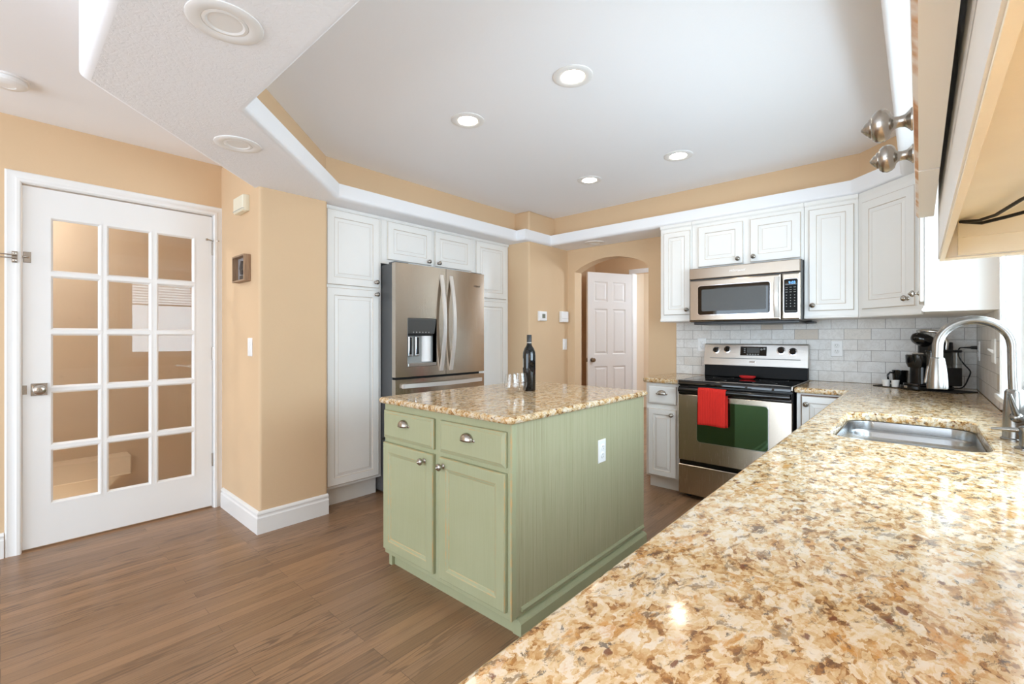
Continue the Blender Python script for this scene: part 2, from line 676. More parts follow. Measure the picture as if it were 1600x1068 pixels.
    def sweep(self, path, prof, f, closed=False, m=0):
        """sweep profile (offset, height) along a 2D path; f maps (a, b, h) to 3D"""
        off = offset_poly if closed else offset_path
        L = [[f(a, b, h) for a, b in off(path, o)] for o, h in prof]
        if closed:
            self.loops(L, m, True)
        else:
            ids = [[self.vert(p) for p in l] for l in L]
            n = len(path)
            for k in range(len(ids) - 1):
                for i in range(n - 1):
                    self.face((ids[k][i], ids[k][i + 1], ids[k + 1][i + 1], ids[k + 1][i]), m)
            self.face([l[0] for l in ids], m)
            self.face([l[-1] for l in reversed(ids)], m)
        return self

    def build(self, name, mats, parent=None, smooth=None, bevel=0.0, loc=None, rot=None, seg=2, weld=True):
        me = bpy.data.meshes.new(name)
        me.from_pydata(self.v, [], self.f)
        mats = mats if isinstance(mats, (list, tuple)) else [mats]
        for k in mats:
            me.materials.append(M[k])
        me.polygons.foreach_set('material_index', self.m)
        bm = bmesh.new()
        bm.from_mesh(me)
        if weld:
            bmesh.ops.remove_doubles(bm, verts=bm.verts, dist=1e-5)
            bmesh.ops.recalc_face_normals(bm, faces=bm.faces)
        bm.to_mesh(me)
        bm.free()
        if smooth is not None:
            me.shade_smooth()
            me.set_sharp_from_angle(angle=math.radians(smooth))
        o = bpy.data.objects.new(name, me)
        COL.objects.link(o)
        if parent is not None:
            o.parent = parent
        if loc:
            o.location = loc
        if rot:
            o.rotation_euler = rot
        if bevel:
            md = o.modifiers.new('edge', 'BEVEL')
            md.width = bevel
            md.segments = seg
            md.limit_method = 'ANGLE'
            md.angle_limit = math.radians(50)
        return o


def tag(o, label, cat, group=None):
    o['label'] = label
    o['category'] = cat
    if group:
        o['group'] = group
    return o


def thing(name, label, cat, loc=(0, 0, 0), rz=0.0, group=None):
    o = bpy.data.objects.new(name, None)
    COL.objects.link(o)
    o.location = loc
    o.rotation_euler = (0, 0, rz)
    o.empty_display_size = 0.05
    return tag(o, label, cat, group)


def struct(o):
    o['kind'] = 'structure'
    return o


def copy_tree(o, parent=None):
    c = o.copy()
    COL.objects.link(c)
    if parent is not None:
        c.parent = parent
    for ch in list(o.children):
        copy_tree(ch, c)
    return c


def text(name, body, size, mat, parent, loc, rot, depth=0.0004, shear=0.0):
    cu = bpy.data.curves.new(name, 'FONT')
    cu.body = body
    cu.size = size
    cu.extrude = depth
    cu.shear = shear
    cu.align_x = 'CENTER'
    cu.align_y = 'CENTER'
    tmp = bpy.data.objects.new(name + '_curve', cu)
    COL.objects.link(tmp)
    bpy.context.view_layer.update()
    me = bpy.data.meshes.new_from_object(tmp.evaluated_get(bpy.context.evaluated_depsgraph_get()))
    bpy.data.objects.remove(tmp)
    me.materials.clear()
    me.materials.append(M[mat])
    me.name = name
    o = bpy.data.objects.new(name, me)
    COL.objects.link(o)
    o.parent = parent
    o.location = loc
    o.rotation_euler = rot
    return o


# ---------------------------------------------------------------- the room
ZC, ZS = 2.40, 2.105          # ceiling, soffit underside
XD = -3.69                    # face of the wall with the glazed door
YB = 4.0                      # face of the range wall
XR = 0.275                    # face of the sink wall

struct(MB().box(-3.72, 0.42, -3.35, 7.4, -0.1, 0.0).build('floor', 'oak_floor'))
struct(MB().box(-5.0, 0.42, -3.35, 7.4, ZC, ZC + 0.1).build('ceiling', 'ceiling_paint'))

# glazed-door wall (facing +x) with the door opening
DY0, DY1, DZ = 0.072, 0.997, 2.045
b = MB()
b.box(XD - 0.12, XD, -3.3, DY0, 0, ZC)
b.box(XD - 0.12, XD, DY1, 1.05, 0, ZC)
b.box(XD - 0.12, XD, DY0, DY1, DZ, ZC)
struct(b.build('wall_left', 'tan_paint'))
# pier between the glazed door and the pantry, rounded corner
struct(MB().box(XD - 0.12, -2.985, 1.043, 1.474, 0, ZC).build('wall_pier', 'tan_paint', bevel=0.018, seg=4))
struct(MB().box(XD - 0.12, XD, 1.474, 3.40, 0, ZC).build('wall_fridge', 'tan_paint'))
struct(MB().box(XD - 0.12, -2.78, 3.362, 4.12, 0, ZC).build('wall_thermostat', 'tan_paint', bevel=0.018, seg=4))
# range wall with the arched opening
AX0, AX1 = -2.69, -1.872
arch = [(-2.80, 0), (AX0, 0)]
nA = 24
cxa, hw = (AX0 + AX1) / 2, (AX1 - AX0) / 2
rise = 0.112
R = (hw * hw + rise * rise) / (2 * rise)
for i in range(nA + 1):
    x = AX0 + (AX1 - AX0) * i / nA
    arch.append((x, 1.982 - R + math.sqrt(R * R - (x - cxa) ** 2)))
arch += [(AX1, 0), (XR + 0.12, 0), (XR + 0.12, ZC), (-2.80, ZC)]
b = MB()
b.tess(arch, [], YB, False, f=lambda a, c, h: (a, h, c))
b.tess(arch, [], YB + 0.13, True, f=lambda a, c, h: (a, h, c))
b.loops([[(a, YB, c) for a, c in arch], [(a, YB + 0.13, c) for a, c in arch]])
struct(b.build('wall_back', 'tan_paint', smooth=30))
# sink wall with window opening (and the tall window of the room behind)
WY0, WY1, WZ0, WZ1 = 1.11, 2.83, 0.945, 2.03
b = MB()
for y0, y1, z0, z1 in ((-3.3, -2.75, 0, ZC), (-2.75, -1.05, 0, 0.4), (-2.75, -1.05, 2.3, ZC), (-1.05, WY0, 0, ZC), (WY0, WY1, 0, WZ0), (WY0, WY1, WZ1, ZC), (WY1, YB + 0.0, 0, ZC)):
    b.box(XR, XR + 0.12, y0, y1, z0, z1)
struct(b.build('wall_right', 'tan_paint'))
b = MB()
for x0, x1, z0, z1 in ((-3.7, -3.35, 0, ZC), (-3.35, -0.05, 0, 0.06), (-3.35, -0.05, 2.25, ZC), (-0.05, XR, 0, ZC), (-2.28, -2.2, 0.06, 2.25), (-1.2, -1.12, 0.06, 2.25)):
    b.box(x0, x1, -3.35, -3.25, z0, z1)
struct(b.build('wall_rear', 'tan_paint'))

# hallway beyond the arch and the lit room beyond that
struct(MB().box(-3.6, -3.48, 4.12, 5.7, 0, ZC).build('wall_hall_left', 'tan_paint'))
b = MB()
b.box(-3.6, -2.89, 5.7, 5.8, 0, ZC).box(-2.89, -2.0, 5.7, 5.8, 2.05, ZC).box(-2.0, 0.4, 5.7, 5.8, 0, ZC)
struct(b.build('wall_hall_back', 'tan_paint'))
struct(MB().box(0.3, 0.42, 4.13, 7.3, 0, ZC).build('wall_hall_right', 'tan_paint'))
struct(MB().box(-3.6, 0.42, 7.3, 7.4, 0, ZC).build('wall_far_room', 'pale_tan_paint'))
struct(MB().box(-3.6, -3.5, 5.8, 7.3, 0, ZC).build('wall_far_left', 'pale_tan_paint'))

# stairwell behind the glazed door
b = MB()
b.box(-5.0, -4.88, -1.2, 2.2, -1.4, ZC).box(-4.88, -3.81, 2.08, 2.2, -1.4, ZC).box(-4.88, -3.81, -1.2, -1.08, -1.4, ZC)
b.box(-4.88, -3.72, -1.2, 2.2, -1.5, -1.4).box(-3.81, -3.72, -1.2, 2.2, -1.5, -0.001)
struct(b.build('wall_stairwell', 'stair_paint'))
struct(MB().box(-4.88, -4.70, -1.08, 0.70, 0.10, 0.25).build('trim_stair_ledge', 'stair_paint', bevel=0.01))
struct(MB().box(-4.88, -4.10, 0.55, 2.08, -1.4, -0.05).build('wall_stair_landing', 'stair_paint', bevel=0.01))

# soffit with the tray: rounded lower edges, fascia, ledge; tan band above
tray = [(-2.035, 0.665), (-0.08, 0.665), (-0.08, 3.42), (-0.33, 3.665), (-2.75, 3.665), (-2.75, 3.27), (-2.86, 3.27), (-2.86, 1.49)]
outer = [(-2.215, 0.185), (0.30, 0.185), (0.30, 4.02), (-3.72, 4.02), (-3.72, 1.80), (-3.013, 1.043)]
outer = [(-2.215, 0.185), (0.30, 0.185), (0.30, 4.02), (-3.72, 4.02), (-3.72, 1.69)]
b = MB()
rr = 0.03
hole_b = offset_poly(tray, rr)
out_b = offset_poly(outer, -rr)
b.tess(out_b, [hole_b], ZS, False, 0)
L = []
for i in range(7):
    a = math.radians(90 * i / 6)
    L.append([(x, y, ZS + rr - rr * math.cos(a)) for x, y in offset_poly(tray, rr - rr * math.sin(a))])
L.append([(x, y, 2.205) for x, y in tray])
L.append([(x, y, 2.205) for x, y in offset_poly(tray, 0.11)])
b.loops(L, 1)
L = []
for i in range(7):
    a = math.radians(90 * i / 6)
    L.append([(x, y, ZS + rr - rr * math.cos(a)) for x, y in offset_poly(outer, -rr + rr * math.sin(a))])
L.append([(x, y, ZC - 0.001) for x, y in outer])
b.loops(L, 1)
struct(b.build('ceiling_soffit', ['soffit_stucco', 'ceiling_paint'], smooth=35, weld=False))
b = MB()
tb = offset_poly(tray, 0.10)
b.loops([[(x, y, 2.20) for x, y in tb], [(x, y, ZC - 0.0005) for x, y in tb]])
struct(b.build('trim_tray_band', 'tan_paint'))

# baseboards
bprof = [(0.0, 0.0), (0.016, 0.0), (0.016, 0.095), (0.011, 0.103), (0.011, 0.112), (0.014, 0.118), (0.012, 0.126), (0.004, 0.133), (0.0, 0.135)]
up = lambda a, c, h: (a, c, h)
struct(MB().sweep([(-3.655, 1.043), (-2.985, 1.043), (-2.985, 1.474)], bprof, up).build('baseboard_pier', 'trim_white', smooth=25))
struct(MB().sweep([(XD, -3.2), (XD, 0.012)], bprof, up).build('baseboard_left', 'trim_white', smooth=25))

# ---------------------------------------------------------------- door_1: glazed door
cprof = [(0.0, 0.0), (0.0, 0.012), (0.006, 0.018), (0.018, 0.018), (0.024, 0.014), (0.046, 0.010), (0.054, 0.012), (0.060, 0.008), (0.062, 0.0)]
b = MB()
b.sweep([(DY1, 0.0), (DY1, DZ), (DY0, DZ), (DY0, 0.0)], [(o - 0.004, h) for o, h in cprof], lambda a, c, h: (XD + h, a, c))
b.box(XD - 0.12, XD, DY0, DY0 + 0.006, 0, DZ).box(XD - 0.12, XD, DY1 - 0.006, DY1, 0, DZ).box(XD - 0.12, XD, DY0, DY1, DZ - 0.006, DZ)
struct(b.build('trim_1', 'trim_white', smooth=25))

d1 = thing('door_1', 'white fifteen-pane glazed door closed in the tan wall beside the pier', 'door', (XD - 0.008, 0.080, 0.012), PI / 2)
struct(d1)
DW, DH = 0.908, 2.018
px = [(0.115, 0.325), (0.357, 0.562), (0.594, 0.795)]
pz = [(0.225, 0.500), (0.532, 0.842), (0.874, 1.184), (1.216, 1.546), (1.578, 1.890)]
px = [(0.112, 0.322), (0.354, 0.566), (0.598, 0.800)]
zs = [0.232, 0.562, 0.892, 1.222, 1.552]
pz = [(z, z + 0.305) for z in zs]
b = MB()
xs = [0.0] + [c for p in px for c in p] + [DW]
zz = [0.0] + [c for p in pz for c in p] + [DH]
for i in range(0, 8, 2):
    b.box(xs[i], xs[i + 1], 0, 0.04, 0, DH)
for i in range(0, 12, 2):
    for a, c in px:
        b.box(a, c, 0, 0.04, zz[i], zz[i + 1])
# moulded glazing bead round every pane
for a, c in px:
    for e, g in pz:
        b.loops([[(a - k, y, e - k), (c + k, y, e - k), (c + k, y, g + k), (a - k, y, g + k)] for k, y in ((0.006, 0.0), (0.006, -0.003), (0.0, -0.002), (-0.009, 0.012), (-0.009, 0.018))])
b.build('leaf', 'trim_white', d1)
g = MB()
for a, c in px:
    for e, k in pz:
        g.box(a + 0.004, c - 0.004, 0.016, 0.020, e + 0.004, k - 0.004)
g.build('glass', 'pane_glass', d1)
k = MB().panel(0.065 - 0.033, 0.065 + 0.033, 0.884 - 0.035, 0.884 + 0.035, -0.006, 0.006, [(0, 0.003, 0), (0.003, 0, 0)])
hk = k.build('knob_plate', 'door_metal', d1, bevel=0.002)
MB().lathe([(0.027, 0.0), (0.024, 0.006), (0.012, 0.010), (0.011, 0.026), (0.018, 0.032), (0.027, 0.040), (0.0285, 0.048), (0.026, 0.056), (0.016, 0.061), (0.008, 0.061), (0.006, 0.063), (0.002, 0.063)], 28, (0.065, -0.006, 0.884), '-y').build('knob', 'door_metal', hk, smooth=40)
for z in (0.322, 1.064, 1.797):
    MB().cyl((0.914, -0.004, z - 0.045), (0.914, -0.004, z + 0.045), 0.006, n=12).box(0.905, 0.913, -0.002, 0.0, z - 0.045, z + 0.045).build('hinge', 'nickel', d1, smooth=40)
b = MB().cyl((0.914, -0.006, 1.84), (0.914, -0.006, 1.856), 0.007, n=12)
b.tube([(0.914, -0.008, 1.85), (0.885, -0.03, 1.851), (0.872, -0.034, 1.851)], 0.004, 8).cyl((0.872, -0.034, 1.851), (0.862, -0.034, 1.851), 0.008, n=10)
b.tube([(0.914, -0.008, 1.85), (0.935, -0.03, 1.852), (0.943, -0.03, 1.852)], 0.003, 8)
b.build('hinge_stop', 'nickel', d1, smooth=40)
MB().box(0.0005, 0.018, -0.0015, 0.001, 0.86, 0.91).build('strike', 'nickel', d1)
# flip latch with a swing bar: hasp on the leaf, bracket and bar on the casing
b = MB().panel(0.004, 0.034, 1.592, 1.652, -0.004, 0.004, [(0, 0.002, 0), (0.002, 0, 0)])
b.tube([(0.0, -0.012, 1.622), (0.016, -0.012, 1.622), (0.024, -0.006, 1.622)], 0.005, 10)
b.build('latch_hasp', 'door_metal', d1, smooth=40)
lt = thing('latch', 'chrome swing-bar latch on the casing beside the glazed door', 'latch', (XD + 0.019, 0.0, 0), PI / 2)
b = MB().panel(0.040, 0.062, 1.596, 1.658, -0.004, 0.005, [(0, 0.002, 0), (0.002, 0, 0)])
b.lathe([(0.010, 0), (0.009, 0.012), (0.004, 0.014)], 14, (0.051, -0.004, 1.646), '-y').lathe([(0.010, 0), (0.009, 0.012), (0.004, 0.014)], 14, (0.051, -0.004, 1.608), '-y')
b.build('bracket', 'door_metal', lt, smooth=40)
b = MB().tube([(0.060, -0.018, 1.635), (0.0, -0.024, 1.636), (-0.055, -0.026, 1.637), (-0.062, -0.026, 1.628), (-0.055, -0.026, 1.619), (0.0, -0.024, 1.618), (0.060, -0.018, 1.619)], 0.0035, 10)
b.build('swing_bar', 'door_metal', lt, smooth=50)


# ---------------------------------------------------------------- hardware
KNOB = [(0.0115, 0.0), (0.0115, 0.002), (0.0095, 0.0035), (0.0080, 0.005), (0.0062, 0.007), (0.0055, 0.011), (0.0060, 0.015), (0.0080, 0.0170), (0.0128, 0.0185), (0.0158, 0.0218), (0.0168, 0.0258), (0.0158, 0.0300), (0.0130, 0.0332), (0.0102, 0.0342), (0.0100, 0.0352), (0.0086, 0.0368), (0.0074, 0.0374), (0.0070, 0.0382), (0.0044, 0.0406), (0.0036, 0.0412), (0.0012, 0.0430)]
KNOB_MESH = None


def knob(parent, x, z, y=0.0, s=1.0):
    global KNOB_MESH
    if KNOB_MESH is None:
        o = MB().lathe(KNOB, 24, (0, 0, 0), '-y').build('knob', 'nickel', parent, smooth=50)
        KNOB_MESH = o.data
    else:
        o = bpy.data.objects.new('knob', KNOB_MESH)
        COL.objects.link(o)
        o.parent = parent
    o.location = (x, y, z)
    o.scale = (s, s, s)
    return o


CUP_MESH = None


def cup_pull(parent, x, z, y=0.0):
    global CUP_MESH
    if CUP_MESH is None:
        b = MB()
        a, h, d = 0.036, 0.034, 0.026
        nu, nv = 20, 8
        L = []
        for j in range(nv + 1):
            v = PI / 2 * j / nv
            row = []
            for i in range(nu + 1):
                u = PI * i / nu
                su = max(math.sin(u), 0.0) ** 0.75
                row.append((a * math.cos(u), -d * su * math.cos(v) ** 0.8, h * su * math.sin(v) ** 0.9 - 0.010))
            L.append(row)
        b.loops(L, 0, False)
        for s in (-1, 1):
            b.lathe([(0.006, 0), (0.006, 0.002), (0.003, 0.003)], 12, (s * 0.040, 0, -0.006), '-y')
        o = b.build('cup_pull', 'nickel', parent, smooth=60)
        md = o.modifiers.new('wall', 'SOLIDIFY')
        md.thickness = 0.002
        CUP_MESH = o.data
    else:
        o = bpy.data.objects.new('cup_pull', CUP_MESH)
        COL.objects.link(o)
        o.parent = parent
        md = o.modifiers.new('wall', 'SOLIDIFY')
        md.thickness = 0.002
    o.location = (x, y, z)
    return o


def white_door_rings(w, h):
    s = 0.052 if min(w, h) > 0.26 else 0.042
    return [(0, 0.005, 0), (0.004, 0.0005, 1), (0.006, 0.0, 0), (s, 0.0, 0), (s + 0.004, 0.004, 1), (s + 0.010, 0.0055, 0), (s + 0.028, 0.0015, 0), (s + 0.030, 0.0005, 1)]


def white_door(parent, x0, x1, z0, z1, kx=None, kz=None, extra=None):
    d = MB().panel(x0, x1, z0, z1, 0.0, 0.019, white_door_rings(x1 - x0, z1 - z0)).build('door', ['cabinet_white', extra or 'cabinet_white_glaze'], parent)
    if kx is not None:
        knob(d, kx, kz)
    return d


def cabinet_body(parent, w, z0, z1, depth, toe=0.0, crown=0.0, mat='cabinet_white'):
    b = MB().box(0, w, 0.02, depth, z0 + toe, z1)
    b.build('body', mat, parent, bevel=0.0015)
    if toe:
        MB().box(0.004, w - 0.004, 0.085, depth, z0, z0 + toe).build('toe_kick', mat, parent)
    if crown:
        MB().sweep([(0, 0.02), (w, 0.02)], [(0, 0), (0.006, 0.0), (0.008, 0.004), (0.012, 0.008), (0.014, crown), (0, crown)], lambda a, c, h: (a, c, z1 - crown + h)).build('crown', mat, parent, smooth=30)


# ---- fridge wall cabinetry (front towards +x)
q = thing('pantry_cabinet', 'tall white two-door pantry cabinet between tan pier and fridge', 'cabinet', (-3.03, 1.477, 0), PI / 2)
cabinet_body(q, 0.446, 0, 2.103, 0.60, 0.135, 0.022)
white_door(q, 0.014, 0.422, 1.557, 2.078, 0.389, 1.598)
white_door(q, 0.014, 0.420, 0.156, 1.537, 0.393, 1.508)

q = thing('over_fridge_cabinet', 'white two-door cabinet directly above the stainless fridge', 'cabinet', (-3.03, 1.9235, 0), PI / 2)
cabinet_body(q, 0.960, 1.752, 2.103, 0.60, 0, 0.022)
white_door(q, 0.047, 0.471, 1.785, 2.078, 0.431, 1.812)
white_door(q, 0.505, 0.925, 1.785, 2.078, 0.538, 1.812)

q = thing('pantry_cabinet', 'narrow tall white pantry cabinet right of the fridge, without knobs', 'cabinet', (-3.03, 2.884, 0), PI / 2)
cabinet_body(q, 0.474, 0, 2.103, 0.60, 0.11, 0.022)
white_door(q, 0.020, 0.430, 1.558, 2.078)
white_door(q, 0.020, 0.430, 0.145, 1.530)

# ---------------------------------------------------------------- refrigerator
fr = thing('refrigerator', 'stainless french-door fridge with bottom freezer and dispenser', 'refrigerator', (-2.85, 1.916, 0), PI / 2)
FW = 0.912
MB().box(0.012, FW - 0.012, 0.062, 0.70, 0.02, 1.735).build('body', 'appliance_grey', fr, bevel=0.004)
MB().box(0.02, FW - 0.02, 0.045, 0.062, 0.03, 1.72).build('gasket', 'dark_gap', fr)
for xx in (0.01, FW - 0.13):
    MB().box(xx, xx + 0.12, 0.02, 0.10, 1.735, 1.748).build('hinge_cover', 'appliance_grey', fr, bevel=0.003)


def bowed_front(x0, x1, z0, z1, bulge, t, holes=None, n=10):
    """door slab with a gently bowed front"""
    prof = []
    for i in range(n + 1):
        u = i / n
        prof.append((x0 + (x1 - x0) * u, bulge(x0 + (x1 - x0) * u)))
    pl = [(x0, t)] + [(x0, prof[0][1] + 0.006), (x0 + 0.004, prof[0][1] + 0.001)] + prof[1:-1] + [(x1 - 0.004, prof[-1][1] + 0.001), (x1, prof[-1][1] + 0.006), (x1, t)]
    return pl


bul = lambda x: -0.012 + 0.012 * ((x - FW / 2) / (FW / 2)) ** 2
split = 0.469
# left door with the dispenser opening cut out: built from four slabs around it
dx0, dx1, dz0, dz1 = 0.103, 0.375, 0.968, 1.335
z0, z1 = 0.894, 1.738


def slab_x(bm, xa, xb, za, zb):
    n = max(2, int((xb - xa) / 0.03))
    f = [(xa + (xb - xa) * i / n, bul(xa + (xb - xa) * i / n)) for i in range(n + 1)]
    pl = [(xb, 0.045), (xa, 0.045)] + f
    bm.prism(pl, za, zb)


b = MB()
slab_x(b, 0.002, dx0, z0, z1)
slab_x(b, dx1, split - 0.002, z0, z1)
slab_x(b, dx0, dx1, z0, dz0)
slab_x(b, dx0, dx1, dz1, z1)
dl = b.build('door', 'stainless', fr, smooth=30)
b = MB()
slab_x(b, split + 0.002, FW - 0.002, z0, z1)
dr = b.build('door', 'stainless', fr, smooth=30)
text('brand_mark', 'Whirlpool', 0.026, 'steel_dark_text', dr, (0.80, bul(0.80) - 0.0004, 1.628), (PI / 2, 0, 0), 0.0003, 0.25)

# dispenser
b = MB()
b.box(dx0, dx1, 0.040, 0.045, dz0, dz1, 0)
b.loops([[(dx0, y, dz0), (dx1, y, dz0), (dx1, y, dz1), (dx0, y, dz1)] for y in (bul(0.24) + 0.001, 0.041)], 0)
dsp = b.build('dispenser', 'plastic_grey', dl)
MB().prism([(-0.010, 0), (0.006, 0), (0.040, 0.0), (0.040, -0.115), (0.012, -0.115), (-0.010, -0.012)], dx0 + 0.004, dx1 - 0.004, 0, lambda y, z, h: (h, y, dz1 - 0.002 + z)).build('dispenser_panel', 'dark_grey_screen', dsp, bevel=0.002)
for i in range(6):
    MB().lathe([(0.006, 0), (0.006, 0.0015)], 12, (0.165 + i * 0.029, 0.0062, dz1 - 0.108), '-y').build('button', 'legend_grey', dsp)
MB().box(dx0 + 0.012, dx1 - 0.012, 0.018, 0.04, dz1 - 0.135, dz1 - 0.116).build('nozzle_block', 'black_plastic', dsp, bevel=0.004)
for xx in (0.128, 0.192):
    MB().box(xx, xx + 0.036, 0.016, 0.024, 1.045, 1.195).build('paddle_frame', 'chrome', dsp, bevel=0.004)
    MB().box(xx + 0.006, xx + 0.030, 0.012, 0.020, 1.06, 1.19).build('paddle', 'black_gloss', dsp, bevel=0.004)
MB().lathe([(0.052, 0), (0.052, 0.20)], 24, (0.312, 0.062, 1.0), 'z').build('dispenser_well', 'plastic_white', dsp, smooth=40)
MB().box(dx0 + 0.004, dx1 - 0.004, -0.012, 0.04, dz0 + 0.001, dz0 + 0.026).build('drip_tray', 'stainless_light', dsp, bevel=0.003)


def bar_handle(parent, x, za, zb, bow, w=0.026, side=0.0):
    """flat bowed vertical handle"""
    b = MB()
    n = 22
    L = []
    for i in range(n + 1):
        u = i / n
        z = za + (zb - za) * u
        s = math.sin(PI * u)
        y = -0.022 - bow * s
        tk = 0.016 - 0.004 * s
        L.append([(x - w / 2, y, z), (x + w / 2, y, z), (x + w / 2, y + tk, z), (x - w / 2, y + tk, z)])
    b.loops(L, 0, True, True, True)
    for z in (za + 0.012, zb - 0.012):
        b.box(x - 0.009, x + 0.009, -0.022, bul(x) + 0.004, z - 0.012, z + 0.012)
    return b.build('handle', 'handle_steel', parent, smooth=35)


bar_handle(dl, split - 0.050, 0.925, 1.685, 0.046, 0.030)
bar_handle(dr, split + 0.050, 0.925, 1.685, 0.046, 0.030)
b = MB()
slab_x(b, 0.002, FW - 0.002, 0.075, 0.876)
fz = b.build('freezer_drawer', 'stainless', fr, smooth=30)
b = MB()
L = []
for i in range(25):
    u = i / 24
    x = 0.050 + (FW - 0.10) * u
    s = math.sin(PI * u)
    y = bul(x) - 0.022 - 0.030 * s
    L.append([(x, y, 0.812), (x, y, 0.842), (x, y + 0.014, 0.842), (x, y + 0.014, 0.812)])
b.loops(L, 0, True, True, True)
for x in (0.062, FW - 0.062):
    b.box(x - 0.01, x + 0.01, bul(x) - 0.024, bul(x) + 0.003, 0.815, 0.838)
b.build('handle', 'handle_steel', fz, smooth=35)
MB().box(0.012, FW - 0.012, 0.03, 0.09, 0.0, 0.07).build('grille', 'appliance_grey', fr, bevel=0.003)


# ---------------------------------------------------------------- granite slabs
def slab(name, outer, holes, z0, z1, label, r=0.012):
    b = MB()
    r = min(r, (z1 - z0) / 2 - 0.0005)
    n = 4
    Lo = []
    for i in range(n + 1):
        a = math.radians(90 * i / n)
        Lo.append((-(r - r * math.sin(a)), z0 + r - r * math.cos(a)))
    for i in range(n + 1):
        a = math.radians(90 * i / n)
        Lo.append((-(r - r * math.cos(a)), z1 - r + r * math.sin(a)))
    b.loops([[(x, y, z) for x, y in offset_poly(outer, o)] for o, z in Lo])
    ot = offset_poly(outer, -r)
    hs = [offset_poly(h, r * 0.5) for h in holes]
    b.tess(ot, hs, z1, True)
    b.tess(ot, hs, z0, False)
    for h in holes:
        b.loops([[(x, y, z) for x, y in offset_poly(h, o)] for o, z in ((r * 0.5, z0), (0.001, z0 + 0.002), (0, z0 + 0.006), (0, z1 - 0.006), (r * 0.14, z1 - 0.002), (r * 0.5, z1))])
    return tag(b.build(name, 'granite', smooth=40, weld=False), label, 'countertop')


def round_corners(poly, rs, n=5):
    out = []
    N = len(poly)
    for i, p in enumerate(poly):
        r = rs[i] if isinstance(rs, (list, tuple)) else rs
        if r <= 0:
            out.append(p)
            continue
        p0, p1, p2 = Vector(poly[i - 1]), Vector(p), Vector(poly[(i + 1) % N])
        a = (p0 - p1).normalized()
        c = (p2 - p1).normalized()
        ang = a.angle(c)
        dd = r / math.tan(ang / 2)
        s, e = p1 + a * dd, p1 + c * dd
        for k in range(n + 1):
            t = k / n
            out.append(tuple((1 - t) ** 2 * s + 2 * t * (1 - t) * p1 + t * t * e))
    return out


ZT = 0.87
sink_hole = rrect(-0.226, 0.156, 1.80, 2.455, 0.085, 8)
slab('countertop', round_corners([(-0.325, -0.70), (XR - 0.002, -0.70), (XR - 0.002, YB - 0.002), (-0.596, YB - 0.002), (-0.596, 3.385), (-0.325, 3.385)], [0.02, 0, 0, 0, 0, 0]), [sink_hole], 0.835, ZT, 'long L-shaped gold granite worktop holding the sink along the window wall')
slab('countertop', round_corners([(-1.634, 3.385), (-1.352, 3.385), (-1.352, YB - 0.002), (-1.634, YB - 0.002)], [0.02, 0, 0, 0]), [], 0.835, ZT, 'short gold granite worktop left of the range')
slab('countertop', round_corners([(-2.100, 1.300), (-1.168, 1.300), (-1.168, 2.508), (-2.100, 2.508)], 0.035), [], 0.850, 0.88, 'large square gold granite top resting on the green island', 0.014)

# ---------------------------------------------------------------- island
isl = thing('kitchen_island', 'sage green island cabinet with two drawers above two doors', 'kitchen island', (-2.085, 1.320, 0))
IW, ID = 0.885, 1.172
MB().box(0, IW, 0.02, ID, 0.068, 0.850).build('body', 'green_paint', isl, bevel=0.002)
MB().box(IW, IW + 0.004, 0.045, ID, 0.075, 0.849).build('side_panel', 'green_streaked', isl)
MB().box(IW - 0.006, IW + 0.0045, 0.018, 0.047, 0.069, 0.849).build('corner_strip', 'green_paint', isl, bevel=0.002)
MB().box(IW - 0.002, IW + 0.0052, 0.0172, 0.0215, 0.069, 0.849).build('worn_corner', 'green_worn_edge', isl)
MB().box(0.03, IW, 0.058, ID - 0.03, 0.0, 0.068).build('toe_kick', 'green_paint', isl)
MB().box(0.006, 0.032, 0.040, 0.075, 0.0, 0.068).build('foot', 'green_paint', isl, bevel=0.002)
b = MB()
b.prism([(IW - 0.02, 0.0), (IW + 0.024, 0.0), (IW + 0.024, 0.050), (IW + 0.018, 0.058), (IW + 0.006, 0.064), (IW - 0.02, 0.064)], 0.052, ID, 0, lambda a, z, h: (a, h, z))
b.build('base_shoe', 'green_paint', isl, bevel=0.0015)
MB().prism([(IW, 0.086), (IW + 0.012, 0.086), (IW + 0.014, 0.094), (IW + 0.008, 0.103), (IW, 0.105)], 0.075, ID - 0.01, 0, lambda a, z, h: (a, h, z)).build('base_bead', 'green_paint', isl)
GD = [(0, 0.006, 0), (0.003, 0.0012, 1), (0.006, 0.0, 0), (0.046, 0.0, 0), (0.050, 0.0025, 1), (0.060, 0.006, 0), (0.063, 0.0085, 1)]
GR = [(0, 0.010, 0), (0.002, 0.007, 1), (0.012, 0.003, 0), (0.014, 0.001, 1), (0.017, 0.0, 0)]
for x0, x1, kx in ((0.010, 0.417, 0.357), (0.463, 0.866, 0.467 + 0.026)):
    d = MB().panel(x0, x1, 0.672, 0.8135, 0.0, 0.019, GR).build('drawer', ['green_paint', 'green_worn_edge'], isl)
    cup_pull(d, 0.195 if x0 < 0.1 else 0.653, 0.760)
    d = MB().panel(x0, x1, 0.099, 0.649, 0.0, 0.019, GD).build('door', ['green_paint', 'green_worn_edge'], isl)
    knob(d, kx, 0.612)
# shadow reveals round the fronts are real gaps: thin dark hinges at the left edge
MB().box(-0.004, 0.0, 0.004, 0.02, 0.655, 0.667).build('hinge', 'black_plastic', isl)


